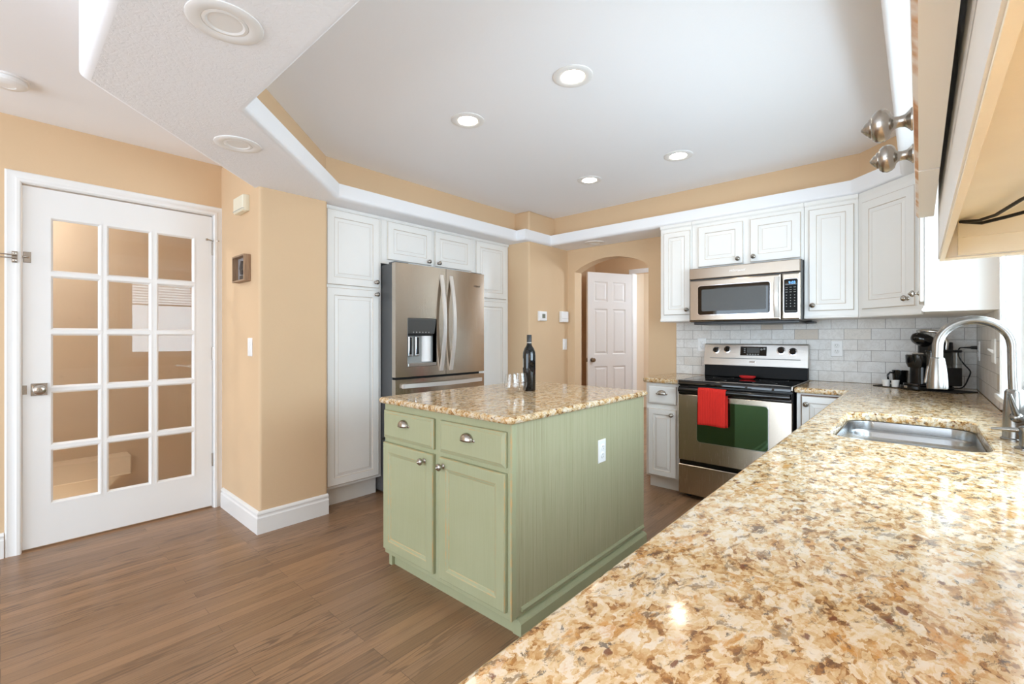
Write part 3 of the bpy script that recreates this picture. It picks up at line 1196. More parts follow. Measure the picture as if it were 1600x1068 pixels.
def duplex(parent, cx, cz, y, gang=1, name='outlet'):
    """cover plate with two receptacle faces in the local xz plane, facing -y"""
    o = MB().panel(cx - 0.035, cx + 0.035, cz - 0.0575, cz + 0.0575, y - 0.006, 0.006, [(0, 0.003, 0), (0.004, 0.0, 0)]).build(name, 'plastic_white', parent)
    for s in (-1, 1):
        r = MB().lathe([(0.0165, 0), (0.0165, 0.002), (0.015, 0.003)], 20, (cx, y - 0.006, cz + s * 0.0195), '-y').build('receptacle', 'plastic_white', o, smooth=40)
        MB().box(cx - 0.007, cx - 0.005, y - 0.0096, y - 0.0088, cz + s * 0.0195, cz + s * 0.0195 + 0.008).box(cx + 0.005, cx + 0.007, y - 0.0096, y - 0.0088, cz + s * 0.0195, cz + s * 0.0195 + 0.008).lathe([(0.0025, 0), (0.0025, 0.0008)], 8, (cx, y - 0.0088, cz + s * 0.0195 - 0.006), '-y').build('slot', 'dark_gap', r) if False else None
        sl = MB()
        zc = cz + s * 0.0195
        sl.box(cx - 0.0068, cx - 0.0048, y - 0.0098, y - 0.0085, zc + 0.001, zc + 0.009)
        sl.box(cx + 0.0048, cx + 0.0068, y - 0.0098, y - 0.0085, zc + 0.001, zc + 0.009)
        sl.cyl((cx, y - 0.0098, zc - 0.006), (cx, y - 0.0085, zc - 0.006), 0.0024, n=8)
        sl.build('slot', 'plastic_grey', o)
    return o


io = duplex(isl, 0, 0, 0)
io.name = 'outlet'
io.location = (IW + 0.004, 0.70, 0.617)
io.rotation_euler = (0, 0, PI / 2)

# ---------------------------------------------------------------- base cabinets on the range wall
q = thing('base_cabinet', 'narrow white base cabinet with one drawer and one door left of range', 'cabinet', (-1.622, 3.408, 0))
cabinet_body(q, 0.268, 0, 0.834, 0.585, 0.10)
DRW = [(0, 0.008, 0), (0.003, 0.004, 1), (0.010, 0.002, 0), (0.014, 0.0, 0)]
d = MB().panel(0.022, 0.247, 0.672, 0.812, 0, 0.019, DRW).build('drawer', ['cabinet_white', 'cabinet_white_glaze'], q)
cup_pull(d, 0.135, 0.757)
white_door(q, 0.022, 0.247, 0.112, 0.633, 0.218, 0.596)
q = thing('base_cabinet', 'white corner base cabinet right of the range with dark-glazed door edge', 'cabinet', (-0.590, 3.408, 0))
cabinet_body(q, 0.28, 0, 0.834, 0.585, 0.10)
MB().box(0.022, 0.27, 0.018, 0.0215, 0.106, 0.822).build('door_reveal', 'wood_brown_glaze', q)
white_door(q, 0.028, 0.262, 0.112, 0.816, 0.056, 0.765)
# run under the sink counter (fronts towards -x, seen only from the island side)
q = thing('sink_base_cabinet', 'white base cabinets running under the sink worktop', 'cabinet', (-0.300, 3.36, 0), -PI / 2)
b = MB()
b.box(0, 4.02, 0.02, 0.04, 0.10, 0.834).box(0, 4.02, 0.02, 0.56, 0.10, 0.13).box(4.0, 4.02, 0.02, 0.56, 0.10, 0.834).box(0, 0.02, 0.02, 0.56, 0.10, 0.834)
b.build('body', 'cabinet_white', q)
MB().box(0.0, 4.02, 0.09, 0.11, 0, 0.10).build('toe_kick', 'cabinet_white', q)
for i in range(8):
    white_door(q, 0.03 + i * 0.49, 0.49 + i * 0.49, 0.125, 0.80, 0.06 + i * 0.49 + (0.4 if i % 2 else 0), 0.75)

# ---------------------------------------------------------------- range
rg = thing('electric_range', 'stainless freestanding electric range with black glass cooktop', 'range', (-1.346, 3.360, 0))
RW = 0.744
MB().box(0.004, RW - 0.004, 0.045, 0.62, 0.03, 0.835).build('body', 'black_satin', rg, bevel=0.003)
for xx in (0.05, RW - 0.05):
    MB().cyl((xx, 0.10, 0.0), (xx, 0.10, 0.032), 0.02, n=12).build('foot', 'black_plastic', rg)
b = MB()
pl = rrect(0.0, RW, 0.005, 0.585, 0.012, 4)
b.loops([[(x, y, z) for x, y in offset_poly(pl, o)] for o, z in ((-0.01, 0.835), (0, 0.840), (0, 0.866), (-0.004, 0.872), (-0.012, 0.8725))], 0, True, True, True)
ct = b.build('cooktop', 'black_glass', rg, smooth=40)
for xx in (0.0, RW - 0.006):
    MB().box(xx, xx + 0.006, 0.005, 0.585, 0.846, 0.8735).build('side_trim', 'stainless_light', ct, bevel=0.0015)
for cx, cy, r in ((0.20, 0.16, 0.095), (0.55, 0.16, 0.075), (0.20, 0.42, 0.075), (0.55, 0.42, 0.095)):
    L = [[(cx + rr_ * math.cos(2 * PI * i / 40), cy + rr_ * math.sin(2 * PI * i / 40), 0.8728) for i in range(40)] for rr_ in (r, r - 0.002)]
    MB().loops(L).build('burner_ring', 'plastic_grey', ct)
# oven door
od = MB().panel(0.004, RW - 0.004, 0.282, 0.768, 0.012, 0.035, [(0, 0.004, 0), (0.004, 0, 0)]).build('oven_door', 'stainless', rg)
wp = rrect(0.142, 0.602, 0.432, 0.728, 0.022, 5)
MB().loops([[(x, y_, z) for x, z in offset_poly(wp, o)] for o, y_ in ((0.007, 0.0125), (0.006, 0.0095), (0.001, 0.0095), (0.0, 0.0115))], 0, True).build('window_trim', 'chrome', od, smooth=40)
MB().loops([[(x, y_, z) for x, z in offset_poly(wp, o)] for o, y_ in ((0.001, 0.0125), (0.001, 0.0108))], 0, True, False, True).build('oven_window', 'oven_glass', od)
MB().box(0.004, RW - 0.004, 0.012, 0.045, 0.769, 0.828).build('door_top', 'black_gloss', od, bevel=0.004)
b = MB()
L = []
for i in range(21):
    u = i / 20
    x = 0.012 + (RW - 0.024) * u
    y = -0.020 - 0.018 * math.sin(PI * u)
    L.append([(x, y + 0.012 * (1 - math.cos(2 * PI * k / 12)), 0.803 + 0.018 * math.sin(2 * PI * k / 12)) for k in range(12)])
b.loops(L, 0, True, True, True)
for x in (0.03, RW - 0.03):
    b.box(x - 0.012, x + 0.012, -0.006, 0.014, 0.79, 0.815)
b.build('handle', 'black_gloss', od, smooth=40)
MB().box(0.006, RW - 0.006, 0.030, 0.046, 0.252, 0.281).build('drawer_gap', 'black_gloss', rg)
MB().panel(0.004, RW - 0.004, 0.035, 0.250, 0.014, 0.035, [(0, 0.004, 0), (0.004, 0, 0)]).build('storage_drawer', 'stainless', rg)
# backguard
bgd = MB().prism([(0.563, 0.872), (0.575, 0.872), (0.626, 0.872), (0.626, 0.965), (0.570, 0.965)], 0.006, RW - 0.006, 0, lambda y, z, h: (h, y, z)).build('backguard', 'black_enamel', rg, bevel=0.003)
pf = MB().prism([(0.552, 0.962), (0.627, 0.962), (0.627, 1.130), (0.600, 1.138), (0.586, 1.132)], 0.002, RW - 0.002, 0, lambda y, z, h: (h, y, z)).build('control_panel', 'stainless_light', bgd, bevel=0.004)
sl = math.atan2(0.034, 0.17)


def on_panel(u, z):
    """point on the sloping control panel face"""
    t = (z - 0.962) / 0.17
    return (u, 0.552 + 0.034 * t, z)


for u, z, r in ((0.094, 1.084, 0.021), (0.180, 1.090, 0.021), (0.566, 1.088, 0.0225), (0.644, 1.080, 0.0225)):
    o = MB().lathe([(r + 0.007, 0), (r + 0.007, 0.003), (r + 0.003, 0.004)], 28, (0, 0, 0), '-y').build('knob_ring', 'chrome', pf, smooth=40, loc=on_panel(u, z), rot=(-sl, 0, 0))
    MB().lathe([(r, 0.003), (r, 0.008), (r * 0.9, 0.020), (r * 0.8, 0.022)], 28, (0, 0, 0), '-y').box(-0.003, 0.003, -0.028, -0.02, -r * 0.8, r * 0.8).build('control_knob', 'black_gloss', o, smooth=40)
dp = MB().panel(-0.094, 0.094, -0.036, 0.036, -0.003, 0.004, [(0, 0.001, 0), (0.002, 0, 0)]).build('display', 'black_gloss', pf, loc=on_panel(0.375, 1.080), rot=(-sl, 0, 0))
for i in range(5):
    MB().box(-0.046 + i * 0.019, -0.046 + i * 0.019 + 0.012, -0.0036, -0.003, -0.030, -0.022).build('button', 'legend_grey', dp)
for xx, zz_ in ((0.058, 0.014), (0.078, 0.018)):
    MB().lathe([(0.008, 0), (0.008, 0.0006)], 14, (xx, -0.003, zz_), '-y').build('button', 'legend_grey', dp)
for i in range(3):
    MB().box(-0.068, -0.056, -0.0036, -0.003, -0.014 + i * 0.014, -0.008 + i * 0.014).build('button', 'legend_grey', dp)
MB().panel(-0.045, 0.045, -0.014, 0.026, -0.0036, 0.001, [(0, 0, 0)]).build('readout', 'dark_grey_screen', dp)
MB().panel(0.05, RW - 0.05, 1.018, 1.024, 0.559, 0.006, [(0, 0.002, 0), (0.002, 0, 0)]).build('panel_groove', 'plastic_grey', pf)
MB().panel(-0.022, 0.022, -0.006, 0.006, -0.002, 0.003, [(0, 0.001, 0), (0.002, 0, 0)]).build('badge', 'steel_bright', pf, loc=on_panel(0.372, 0.996), rot=(-sl, 0, 0))
text('brand_mark', 'Whirlpool', 0.0085, 'steel_dark_text', pf, (0.372, on_panel(0, 0.996)[1] - 0.0024, 0.996), (PI / 2 - sl, 0, 0), 0.0002, 0.2)

# red towel over the oven handle
b = MB()
hx0, hx1 = 0.165, 0.352
cols = 30
prof = []
for i in range(15):
    prof.append((-0.040, 0.566 + (0.805 - 0.566) * i / 14))
for i in range(1, 8):
    a = PI * i / 8
    prof.append((-0.026 - 0.0145 * math.cos(a) - 0.0, 0.806 + 0.021 * math.sin(a)))
for i in range(13):
    prof.append((-0.012 + 0.004 * i / 12, 0.803 - 0.24 * i / 12))
L = []
for j, (y, z) in enumerate(prof):
    row = []
    for i in range(cols + 1):
        u = i / cols
        lowf = max(0.0, min(1.0, (0.80 - z) / 0.2))
        row.append((-1.346 + hx0 + (hx1 - hx0) * u + (0.006 if j > 20 else 0.0), 3.360 + y - 0.003 * lowf * math.sin(u * 9 + 1) - (0.0035 * lowf if j < 16 else -0.001), z + 0.002 * math.sin(u * 5)))
    L.append(row)
b.loops(L, 0, False)
tw = b.build('dish_towel', 'red_towel', smooth=60)
md = tw.modifiers.new('thick', 'SOLIDIFY')
md.thickness = 0.004
md.offset = 0
tag(tw, 'red ribbed dish towel hanging over the oven handle', 'towel')

# red spoon rest on the cooktop
b = MB()
L = []
for s, h in ((0.35, 0.0), (0.75, 0.001), (0.98, 0.012), (1.0, 0.022), (0.95, 0.0215), (0.72, 0.005), (0.3, 0.003)):
    L.append([(-0.985 + 0.058 * s * math.cos(2 * PI * i / 32) * (1 + 0.12 * math.cos(2 * PI * i / 32)), 3.80 + 0.036 * s * math.sin(2 * PI * i / 32), 0.8735 + h) for i in range(32)])
b.loops(L, 0, True, True, True)
tag(b.build('spoon_rest', 'red_silicone', smooth=50), 'small red spoon rest lying on the black cooktop', 'spoon rest')

# ---------------------------------------------------------------- microwave
mw = thing('microwave', 'stainless over-the-range microwave mounted under the two-door cabinet', 'microwave', (-1.334, 3.560, 1.305))
MWW = 0.747
MB().box(0.004, MWW - 0.002, 0.022, 0.425, 0.0, 0.413).build('body', 'appliance_grey', mw, bevel=0.003)
MB().panel(0.0, MWW - 0.004, 0.327, 0.413, 0.004, 0.02, [(0, 0.008, 0), (0.003, 0.002, 0), (0.006, 0, 0)]).build('vent_panel', 'stainless_h', mw)
mbr = text('brand_mark', 'Whirlpool', 0.026, 'steel_bright', mw, (0.345, 0.0035, 0.372), (PI / 2, 0, 0), 0.0003, 0.25)
md_ = MB().panel(0.0, 0.628, 0.004, 0.322, 0.0, 0.024, [(0, 0.012, 0), (0.004, 0.004, 0), (0.012, 0, 0)]).build('door', 'stainless_h', mw)
wp = rrect(0.070, 0.560, 0.056, 0.272, 0.016, 5)
MB().loops([[(x, y_, z) for x, z in offset_poly(wp, o)] for o, y_ in ((0.007, 0.001), (0.006, -0.002), (0.001, -0.002), (0.0, 0.0))], 0, True).build('window_trim', 'chrome', md_, smooth=40)
MB().loops([[(x, y_, z) for x, z in offset_poly(wp, o)] for o, y_ in ((0.001, 0.001), (0.001, -0.0008))], 0, True, False, True).build('door_glass', 'black_glass', md_)
wp2 = rrect(0.096, 0.536, 0.082, 0.246, 0.010, 4)
MB().loops([[(x, y_, z) for x, z in offset_poly(wp2, o)] for o, y_ in ((0.0, -0.0009), (0.0, -0.0012))], 0, True, False, True).build('door_mesh', 'dark_grey_screen', md_)
b = MB()
L = []
for i in range(17):
    u = i / 16
    z = 0.022 + 0.278 * u
    y = -0.014 - 0.026 * math.sin(PI * u)
    L.append([(0.586, y + 0.010, z), (0.590, y, z), (0.604, y - 0.004, z), (0.618, y, z), (0.622, y + 0.010, z)])
b.loops(L, 0, True, True, True)
b.build('handle', 'handle_steel', md_, smooth=50)
cp = MB().panel(0.631, MWW - 0.004, 0.004, 0.322, 0.0, 0.024, [(0, 0.012, 0), (0.003, 0.003, 0), (0.010, 0, 0)]).build('control_panel', 'stainless_h', mw)
wp = rrect(0.646, 0.728, 0.050, 0.280, 0.010, 4)
MB().loops([[(x, y_, z) for x, z in offset_poly(wp, o)] for o, y_ in ((0.004, 0.001), (0.003, -0.0015), (0.0, -0.0015), (-0.001, 0.0))], 0, True).build('keypad_trim', 'chrome', cp, smooth=40)
MB().loops([[(x, y_, z) for x, z in offset_poly(wp, o)] for o, y_ in ((0.0, 0.001), (0.0, -0.0008))], 0, True, False, True).build('keypad', 'black_enamel', cp)
MB().panel(0.653, 0.721, 0.240, 0.270, -0.0013, 0.001, [(0, 0, 0)]).build('clock_window', 'black_glass', cp)
text('clock_digits', '9:03', 0.024, 'clock_blue', cp, (0.694, -0.0015, 0.254), (PI / 2, 0, 0), 0.0002)
b = MB()
for r_ in range(3):
    for c_ in range(3):
        b.box(0.655 + c_ * 0.024, 0.655 + c_ * 0.024 + 0.013, -0.0012, -0.0008, 0.222 - r_ * 0.016, 0.225 - r_ * 0.016)
for r_ in range(5):
    for c_ in range(3):
        b.box(0.658 + c_ * 0.024, 0.658 + c_ * 0.024 + 0.006, -0.0012, -0.0008, 0.168 - r_ * 0.019, 0.173 - r_ * 0.019)
b.box(0.653, 0.720, -0.0012, -0.0008, 0.062, 0.064)
b.build('legend', 'legend_grey', cp)
MB().box(0.02, MWW - 0.02, 0.05, 0.40, -0.018, 0.002).box(0.70, MWW + 0.030, 0.30, 0.41, -0.016, -0.001).build('vent_tray', 'black_plastic', mw, bevel=0.004)

# ---------------------------------------------------------------- upper cabinets, range wall
UB, UT = 1.315, 2.103


def light_rail(parent, w, z):
    MB().sweep([(0, 0.02), (w, 0.02)], [(0, 0), (0.004, 0), (0.010, 0.006), (0.010, 0.012), (0.005, 0.018), (0.004, 0.028), (0, 0.028)], lambda a, c, h: (a, c, z + h)).build('light_rail', 'cabinet_white', parent, smooth=30)


q = thing('upper_cabinet', 'narrow white upper cabinet left of the microwave', 'cabinet', (-1.600, 3.63, 0))
cabinet_body(q, 0.256, UB, UT, 0.369, 0, 0.030)
light_rail(q, 0.256, UB)
white_door(q, 0.032, 0.248, 1.370, 2.040, 0.226, 1.408)
q = thing('upper_cabinet', 'short white two-door upper cabinet above the microwave', 'cabinet', (-1.342, 3.63, 0))
cabinet_body(q, 0.756, 1.719, UT, 0.369, 0, 0.030)
white_door(q, 0.052, 0.376, 1.735, 2.046, 0.346, 1.768)
white_door(q, 0.424, 0.740, 1.735, 2.046, 0.450, 1.772)
q = thing('upper_cabinet', 'white single-door upper cabinet just right of the microwave', 'cabinet', (-0.584, 3.63, 0))
cabinet_body(q, 0.294, UB, UT, 0.369, 0, 0.030)
light_rail(q, 0.294, UB)
white_door(q, 0.028, 0.274, 1.366, 2.046, 0.052, 1.402)
# diagonal corner cabinet
q = thing('corner_cabinet', 'white diagonal corner upper cabinet between the two cabinet runs', 'cabinet', (-0.290, 3.63, 0), -PI / 4)
c45 = math.cos(PI / 4)


def to_local(x, y):
    dx, dy = x + 0.290, y - 3.63
    return (dx * c45 - dy * c45, dx * c45 + dy * c45)


pent = [to_local(-0.289, 3.652), to_local(0.021, 3.342), to_local(XR - 0.003, 3.342), to_local(XR - 0.003, 3.997), to_local(-0.289, 3.997)]
MB().prism(pent, UB, UT).build('body', 'cabinet_white', q, bevel=0.0015)
wd = 0.31 * math.sqrt(2)
MB().sweep([(0.0, 0.020), (wd, 0.020)], [(-0.004, 0), (0.004, 0.0), (0.006, 0.008), (0.010, 0.030), (-0.004, 0.030)], lambda a, c, h: (a, c, UT - 0.030 + h)).build('crown', 'cabinet_white', q, smooth=30)
MB().sweep([(0.004, 0.018), (wd - 0.002, 0.018)], [(0, 0), (0.004, 0), (0.008, 0.006), (0.008, 0.012), (0.004, 0.018), (0.003, 0.028), (0, 0.028)], lambda a, c, h: (a, c, UB + h)).build('light_rail', 'cabinet_white', q, smooth=30)
white_door(q, 0.026, wd - 0.055, 1.366, 2.036, wd - 0.095, 1.408)
# right-hand uppers beyond the window (front towards -x)
q = thing('upper_cabinet', 'white upper cabinet between sink window and corner, plain side showing', 'cabinet', (0.0, 3.338, 0), -PI / 2)
cabinet_body(q, 0.336, UB, UT, 0.272, 0, 0.030)
light_rail(q, 0.336, UB)
white_door(q, 0.020, 0.322, 1.366, 2.036, 0.295, 1.408)

# near uppers over the counter by the camera
def near_cabinet(y1, y0, label, fronts, group=None):
    w = y1 - y0
    q = thing('upper_cabinet', label, 'cabinet', (-0.004, y1, 0), -PI / 2)
    D = XR + 0.004 - 0.003
    zb = 1.31
    b = MB()
    b.box(0, 0.018, 0.032, D, zb, UT).box(w - 0.036, w, 0.032, D, zb, UT)
    b.box(0.018, w - 0.018, D - 0.01, D, zb + 0.03, UT)
    b.box(0.018, w - 0.018, 0.046, D - 0.01, zb + 0.062, UT)
    b.build('body', 'cabinet_white', q)
    b = MB()
    b.box(0, w, 0.026, 0.032, zb, zb + 0.052).box(0, w, 0.026, 0.046, zb + 0.0525, zb + 0.085).box(0, w, 0.026, 0.046, UT - 0.06, UT).box(0, 0.018, 0.026, 0.032, zb, zb + 0.052).box(w - 0.018, w, 0.026, 0.032, zb, zb + 0.052).box(0, 0.04, 0.026, 0.046, zb + 0.0525, UT).box(w - 0.04, w, 0.026, 0.046, zb + 0.0525, UT)
    b.build('face_frame', 'cabinet_white', q, bevel=0.003)
    b = MB()
    b.box(0.019, w - 0.019, 0.033, D - 0.011, zb + 0.0518, zb + 0.0523)
    b.box(0.0182, 0.026, 0.047, D - 0.011, zb + 0.001, zb + 0.054)
    b.box(0.026, 0.032, 0.047, D - 0.011, zb + 0.026, zb + 0.054)
    
    b.box(0.0, w, 0.0275, D - 0.002, zb - 0.0025, zb - 0.0004) if False else None
    b.prism([(0.0321, zb - 0.0005), (0.0335, zb - 0.0005), (0.038, zb + 0.018), (0.045, zb + 0.0517), (0.0321, zb + 0.0517)], 0.019, w - 0.019, 0, lambda a, z, h: (h, a, z))
    b.box(0.0, w, 0.0275, 0.033, zb - 0.003, zb - 0.0004).box(0.0, 0.018, 0.033, D - 0.011, zb - 0.003, zb - 0.0004)
    b.build('underside', 'cream_paint', q, bevel=0.001)
    for (a, c, kx) in fronts:
        s = 0.052
        rings = [(0, 0.0035, 0), (0.0035, 0.0005, 1), (0.006, 0.0, 0), (s, 0.0, 0), (s + 0.004, 0.004, 0), (s + 0.010, 0.0055, 0), (s + 0.028, 0.0015, 0)]
        d = MB().panel(a, c, 1.374, 2.05, 0.0, 0.021, rings).build('door', ['cabinet_white', 'white_worn_edge'], q)
        knob(d, kx, 1.413)
        for zh in (1.46, 1.95):
            xh = a + 0.004 if kx > (a + c) / 2 else c - 0.004
            MB().box(xh - 0.012, xh + 0.012, 0.020, 0.027, zh - 0.03, zh + 0.03).build('hinge', 'nickel', d)
    MB().sweep([(0, 0.026), (w, 0.026)], [(0, 0), (0.006, 0.0), (0.012, 0.008), (0.014, 0.03), (0, 0.03)], lambda a, c, h: (a, c, UT - 0.03 + h)).build('crown', 'cabinet_white', q, smooth=30)
    return q


near_cabinet(0.967, 0.222, 'worn white upper cabinet with two doors and cream underside above the counter', [(0.022, 0.286, 0.229), (0.290, 0.715, 0.347)])
near_cabinet(0.217, -0.55, 'white upper cabinet overhead nearest the camera', [(0.022, 0.388, 0.33), (0.392, 0.765, 0.45)])

ul = thing('added_light_bar', 'slim white light bar added unseen under the overhead cabinet', 'light bar', (0.15, -0.16, 1.355))  # added lamp out of view, brightens the near worktop and cream underside
MB().box(-0.02, 0.02, -0.22, 0.22, -0.012, 0.004).build('housing', 'plastic_white', ul, bevel=0.002)
MB().box(-0.014, 0.014, -0.20, 0.20, -0.0145, -0.0122).build('lens', 'added_bar_glow', ul)

cb = MB()
cb.tube([(0.045, 0.934, 1.3585), (0.062, 0.905, 1.352), (0.075, 0.868, 1.350), (0.09, 0.80, 1.352), (0.13, 0.66, 1.352), (0.19, 0.45, 1.3585), (0.25, 0.33, 1.3585)], 0.0022, 8)
cb.tube([(0.047, 0.936, 1.3585), (0.066, 0.915, 1.350), (0.088, 0.890, 1.350), (0.110, 0.872, 1.352), (0.16, 0.82, 1.3585), (0.258, 0.74, 1.3585)], 0.0024, 8)
tag(cb.build('cable', 'rubber_black', smooth=60), 'thin dark wires hanging under the cream cabinet bottom', 'cable')

# ---------------------------------------------------------------- tile backsplash
tag(MB().box(-1.607, XR - 0.0095, YB - 0.009, YB - 0.0005, ZT + 0.0005, 1.335).build('tile_backsplash', 'marble_tile_back', bevel=0.001), 'white marble subway tile backsplash behind the range', 'backsplash')
tag(MB().box(XR - 0.009, XR - 0.0005, 2.915, YB - 0.0095, ZT + 0.0005, 1.3145).build('tile_backsplash', 'marble_tile_side', bevel=0.001), 'marble tile backsplash on the side wall between corner and window', 'backsplash')

# ---------------------------------------------------------------- window over the sink
wn = bpy.data.objects.new('window_1', None)
COL.objects.link(wn)
struct(wn)
b = MB()
fx0, fx1 = XR + 0.05, XR + 0.10
for y0, y1, z0, z1 in ((WY0, WY1, WZ0, WZ0 + 0.05), (WY0, WY1, WZ1 - 0.05, WZ1), (WY0, WY0 + 0.05, WZ0, WZ1), (WY1 - 0.05, WY1, WZ0, WZ1), (1.93, 2.0, WZ0, WZ1)):
    b.box(fx0, fx1, y0, y1, z0, z1)
b.build('frame', 'trim_white', wn, bevel=0.004)
MB().box(XR + 0.07, XR + 0.075, WY0 + 0.05, 1.93, WZ0 + 0.05, WZ1 - 0.05).box(XR + 0.07, XR + 0.075, 2.0, WY1 - 0.05, WZ0 + 0.05, WZ1 - 0.05).build('glass', 'pane_glass', wn)
b = MB()
b.box(XR, XR + 0.12, WY0, WY0 + 0.006, WZ0, WZ1).box(XR, XR + 0.12, WY1 - 0.006, WY1, WZ0, WZ1).box(XR, XR + 0.12, WY0, WY1, WZ1 - 0.006, WZ1)
b.sweep([(WY1, WZ0), (WY1, WZ1), (WY0, WZ1), (WY0, WZ0)], [(o * 1.25, h) for o, h in cprof], lambda a, c, h: (XR - h, a, c))
b.build('casing', 'trim_white', wn, smooth=25)
MB().box(XR - 0.028, XR + 0.10, WY0 - 0.08, WY1 + 0.08, WZ0 - 0.022, WZ0 + 0.001).build('sill', 'trim_white', wn, bevel=0.004)

bl = thing('window_blind', 'white horizontal slat blind raised at the top of the sink window', 'blind', (XR + 0.03, WY0 + 0.02, 0), 0)
MB().box(-0.02, 0.02, 0, WY1 - WY0 - 0.04, WZ1 - 0.045, WZ1 - 0.007).build('headrail', 'blind_white', bl, bevel=0.003)
slat_me = None
for i in range(9):
    z = WZ1 - 0.075 - i * 0.036
    if slat_me is None:
        o = MB().prism([(-0.024, -0.004), (0.0, 0.004), (0.024, -0.004), (0.024, -0.006), (0.0, 0.002), (-0.024, -0.006)], 0, WY1 - WY0 - 0.04, 0, lambda a, c, h: (a, h, c)).build('slat', 'blind_white', bl)
        slat_me = o.data
    else:
        o = bpy.data.objects.new('slat', slat_me)
        COL.objects.link(o)
        o.parent = bl
    o.location = (0, 0, z)
MB().box(-0.02, 0.02, 0, WY1 - WY0 - 0.04, WZ1 - 0.075 - 9 * 0.036 - 0.012, WZ1 - 0.075 - 9 * 0.036 + 0.008).build('bottom_rail', 'blind_white', bl, bevel=0.003)
for y in (0.2, 1.48):
    MB().cyl((0, y, WZ1 - 0.04), (0, y, WZ1 - 0.4), 0.0015, n=6).build('cord', 'blind_white', bl)

# ---------------------------------------------------------------- sink
sk = thing('kitchen_sink', 'undermount stainless double-bowl sink with low divider set in the granite', 'sink', (0, 0, 0))
b = MB()
rim_o = offset_poly(sink_hole, 0.022)
rim_i = offset_poly(sink_hole, -0.002)
b.tess(rim_o, [rim_i], 0.834, True)
b.loops([[(x, y, 0.834) for x, y in rim_i], [(x, y, 0.830) for x, y in offset_poly(sink_hole, -0.003)], [(x, y, 0.800) for x, y in offset_poly(sink_hole, -0.004)]])
bowls = [rrect(-0.2215, 0.1515, 1.8045, 2.225, 0.078, 8), rrect(-0.2215, 0.1515, 2.275, 2.4505, 0.078, 8)]
b.tess(offset_poly(sink_hole, -0.004), bowls, 0.800, True)
b.build('rim', 'sink_steel', sk, smooth=40, weld=False)
for P, cy in ((bowls[0], 2.0), (bowls[1], 2.36)):
    b = MB()
    L = [[(x, y, z) for x, y in offset_poly(P, o)] for o, z in ((0, 0.800), (-0.004, 0.798), (-0.008, 0.790), (-0.014, 0.68), (-0.020, 0.655), (-0.034, 0.640), (-0.056, 0.636))]
    b.loops(L, 0, True, False, True)
    bo = b.build('bowl', 'sink_steel', sk, smooth=60)
    MB().lathe([(0.042, 0), (0.040, 0.002), (0.030, 0.001), (0.028, -0.004)], 24, (-0.035, cy, 0.6365), 'z').build('drain', 'chrome', bo, smooth=40)

# ---------------------------------------------------------------- faucet
fc = thing('kitchen_faucet', 'brushed nickel gooseneck pull-down faucet behind the sink', 'faucet', (0.222, 2.10, ZT))
MB().lathe([(0.032, 0), (0.032, 0.005), (0.028, 0.008), (0.0275, 0.02), (0.026, 0.08), (0.0225, 0.150), (0.0185, 0.156), (0.017, 0.158)], 32).build('base', 'brushed_nickel', fc, smooth=40)
pts = [(0, 0, 0.15), (-0.002, 0, 0.22), (-0.003, 0, 0.290)]
rad = 0.086
for i in range(1, 25):
    a = PI * i / 24
    pts.append((-0.003 - rad + rad * math.cos(a), 0.004 * i / 24, 0.290 + rad * math.sin(a)))
pts.append((-0.003 - 2 * rad - 0.001, 0.004, 0.252))
MB().tube(pts, 0.0140, 20).build('spout', 'brushed_nickel', fc, smooth=60)
hd = MB().lathe([(0.0150, 0.0), (0.0185, -0.003), (0.0195, -0.010), (0.0225, -0.030), (0.0255, -0.060), (0.0275, -0.095), (0.0270, -0.104), (0.0250, -0.106), (0.022, -0.104)][::-1], 32, (-0.003 - 2 * rad - 0.001, 0.004, 0.252), 'z').build('spray_head', 'brushed_nickel', fc, smooth=40)
MB().prism([(-0.010, -0.030), (-0.002, -0.026), (-0.010, -0.090), (-0.018, -0.088)], -0.008, 0.008, 0, lambda a, z, h: (-0.178 - 0.014 + a + 0.0, 0.004 + h, 0.252 + z)).build('spray_button', 'brushed_nickel', hd, bevel=0.003)
b = MB().lathe([(0.013, 0), (0.015, 0.006), (0.015, 0.026), (0.010, 0.032), (0.004, 0.034)], 20, (0.0, -0.022, 0.075), '-y')
b.tube([(0.0, -0.045, 0.078), (-0.008, -0.060, 0.105), (-0.020, -0.085, 0.150)], [0.0085, 0.0075, 0.005], 14)
b.build('lever', 'brushed_nickel', fc, smooth=50)
sd = thing('soap_dispenser', 'nickel soap dispenser with long tapered spout in front of the faucet', 'soap dispenser', (0.226, 1.945, ZT))
MB().lathe([(0.022, 0), (0.022, 0.004), (0.016, 0.007), (0.0125, 0.010), (0.0125, 0.040), (0.0145, 0.044), (0.0145, 0.062), (0.010, 0.066), (0.003, 0.067)], 24).build('pump', 'brushed_nickel', sd, smooth=40)
MB().tube([(-0.006, 0, 0.053), (-0.03, 0, 0.053), (-0.052, 0, 0.0525), (-0.068, 0, 0.051)], [0.0075, 0.0065, 0.0045, 0.0028], 14).build('nozzle', 'brushed_nickel', sd, smooth=50)

# ---------------------------------------------------------------- coffee corner
mt = thing('counter_mat', 'thin black mat under the coffee maker in the corner', 'mat', (0.022, 3.800, ZT), math.radians(-32))
MB().prism(rrect(-0.238, 0.225, -0.10, 0.085, 0.01, 4), 0.0, 0.005).build('mat_sheet', 'mat_black', mt, bevel=0.0015)
ZM = ZT + 0.0052
cm = thing('coffee_maker', 'black single-cup coffee maker with open lid in the corner', 'coffee maker', (0.045, 3.752, ZM), math.radians(-52))
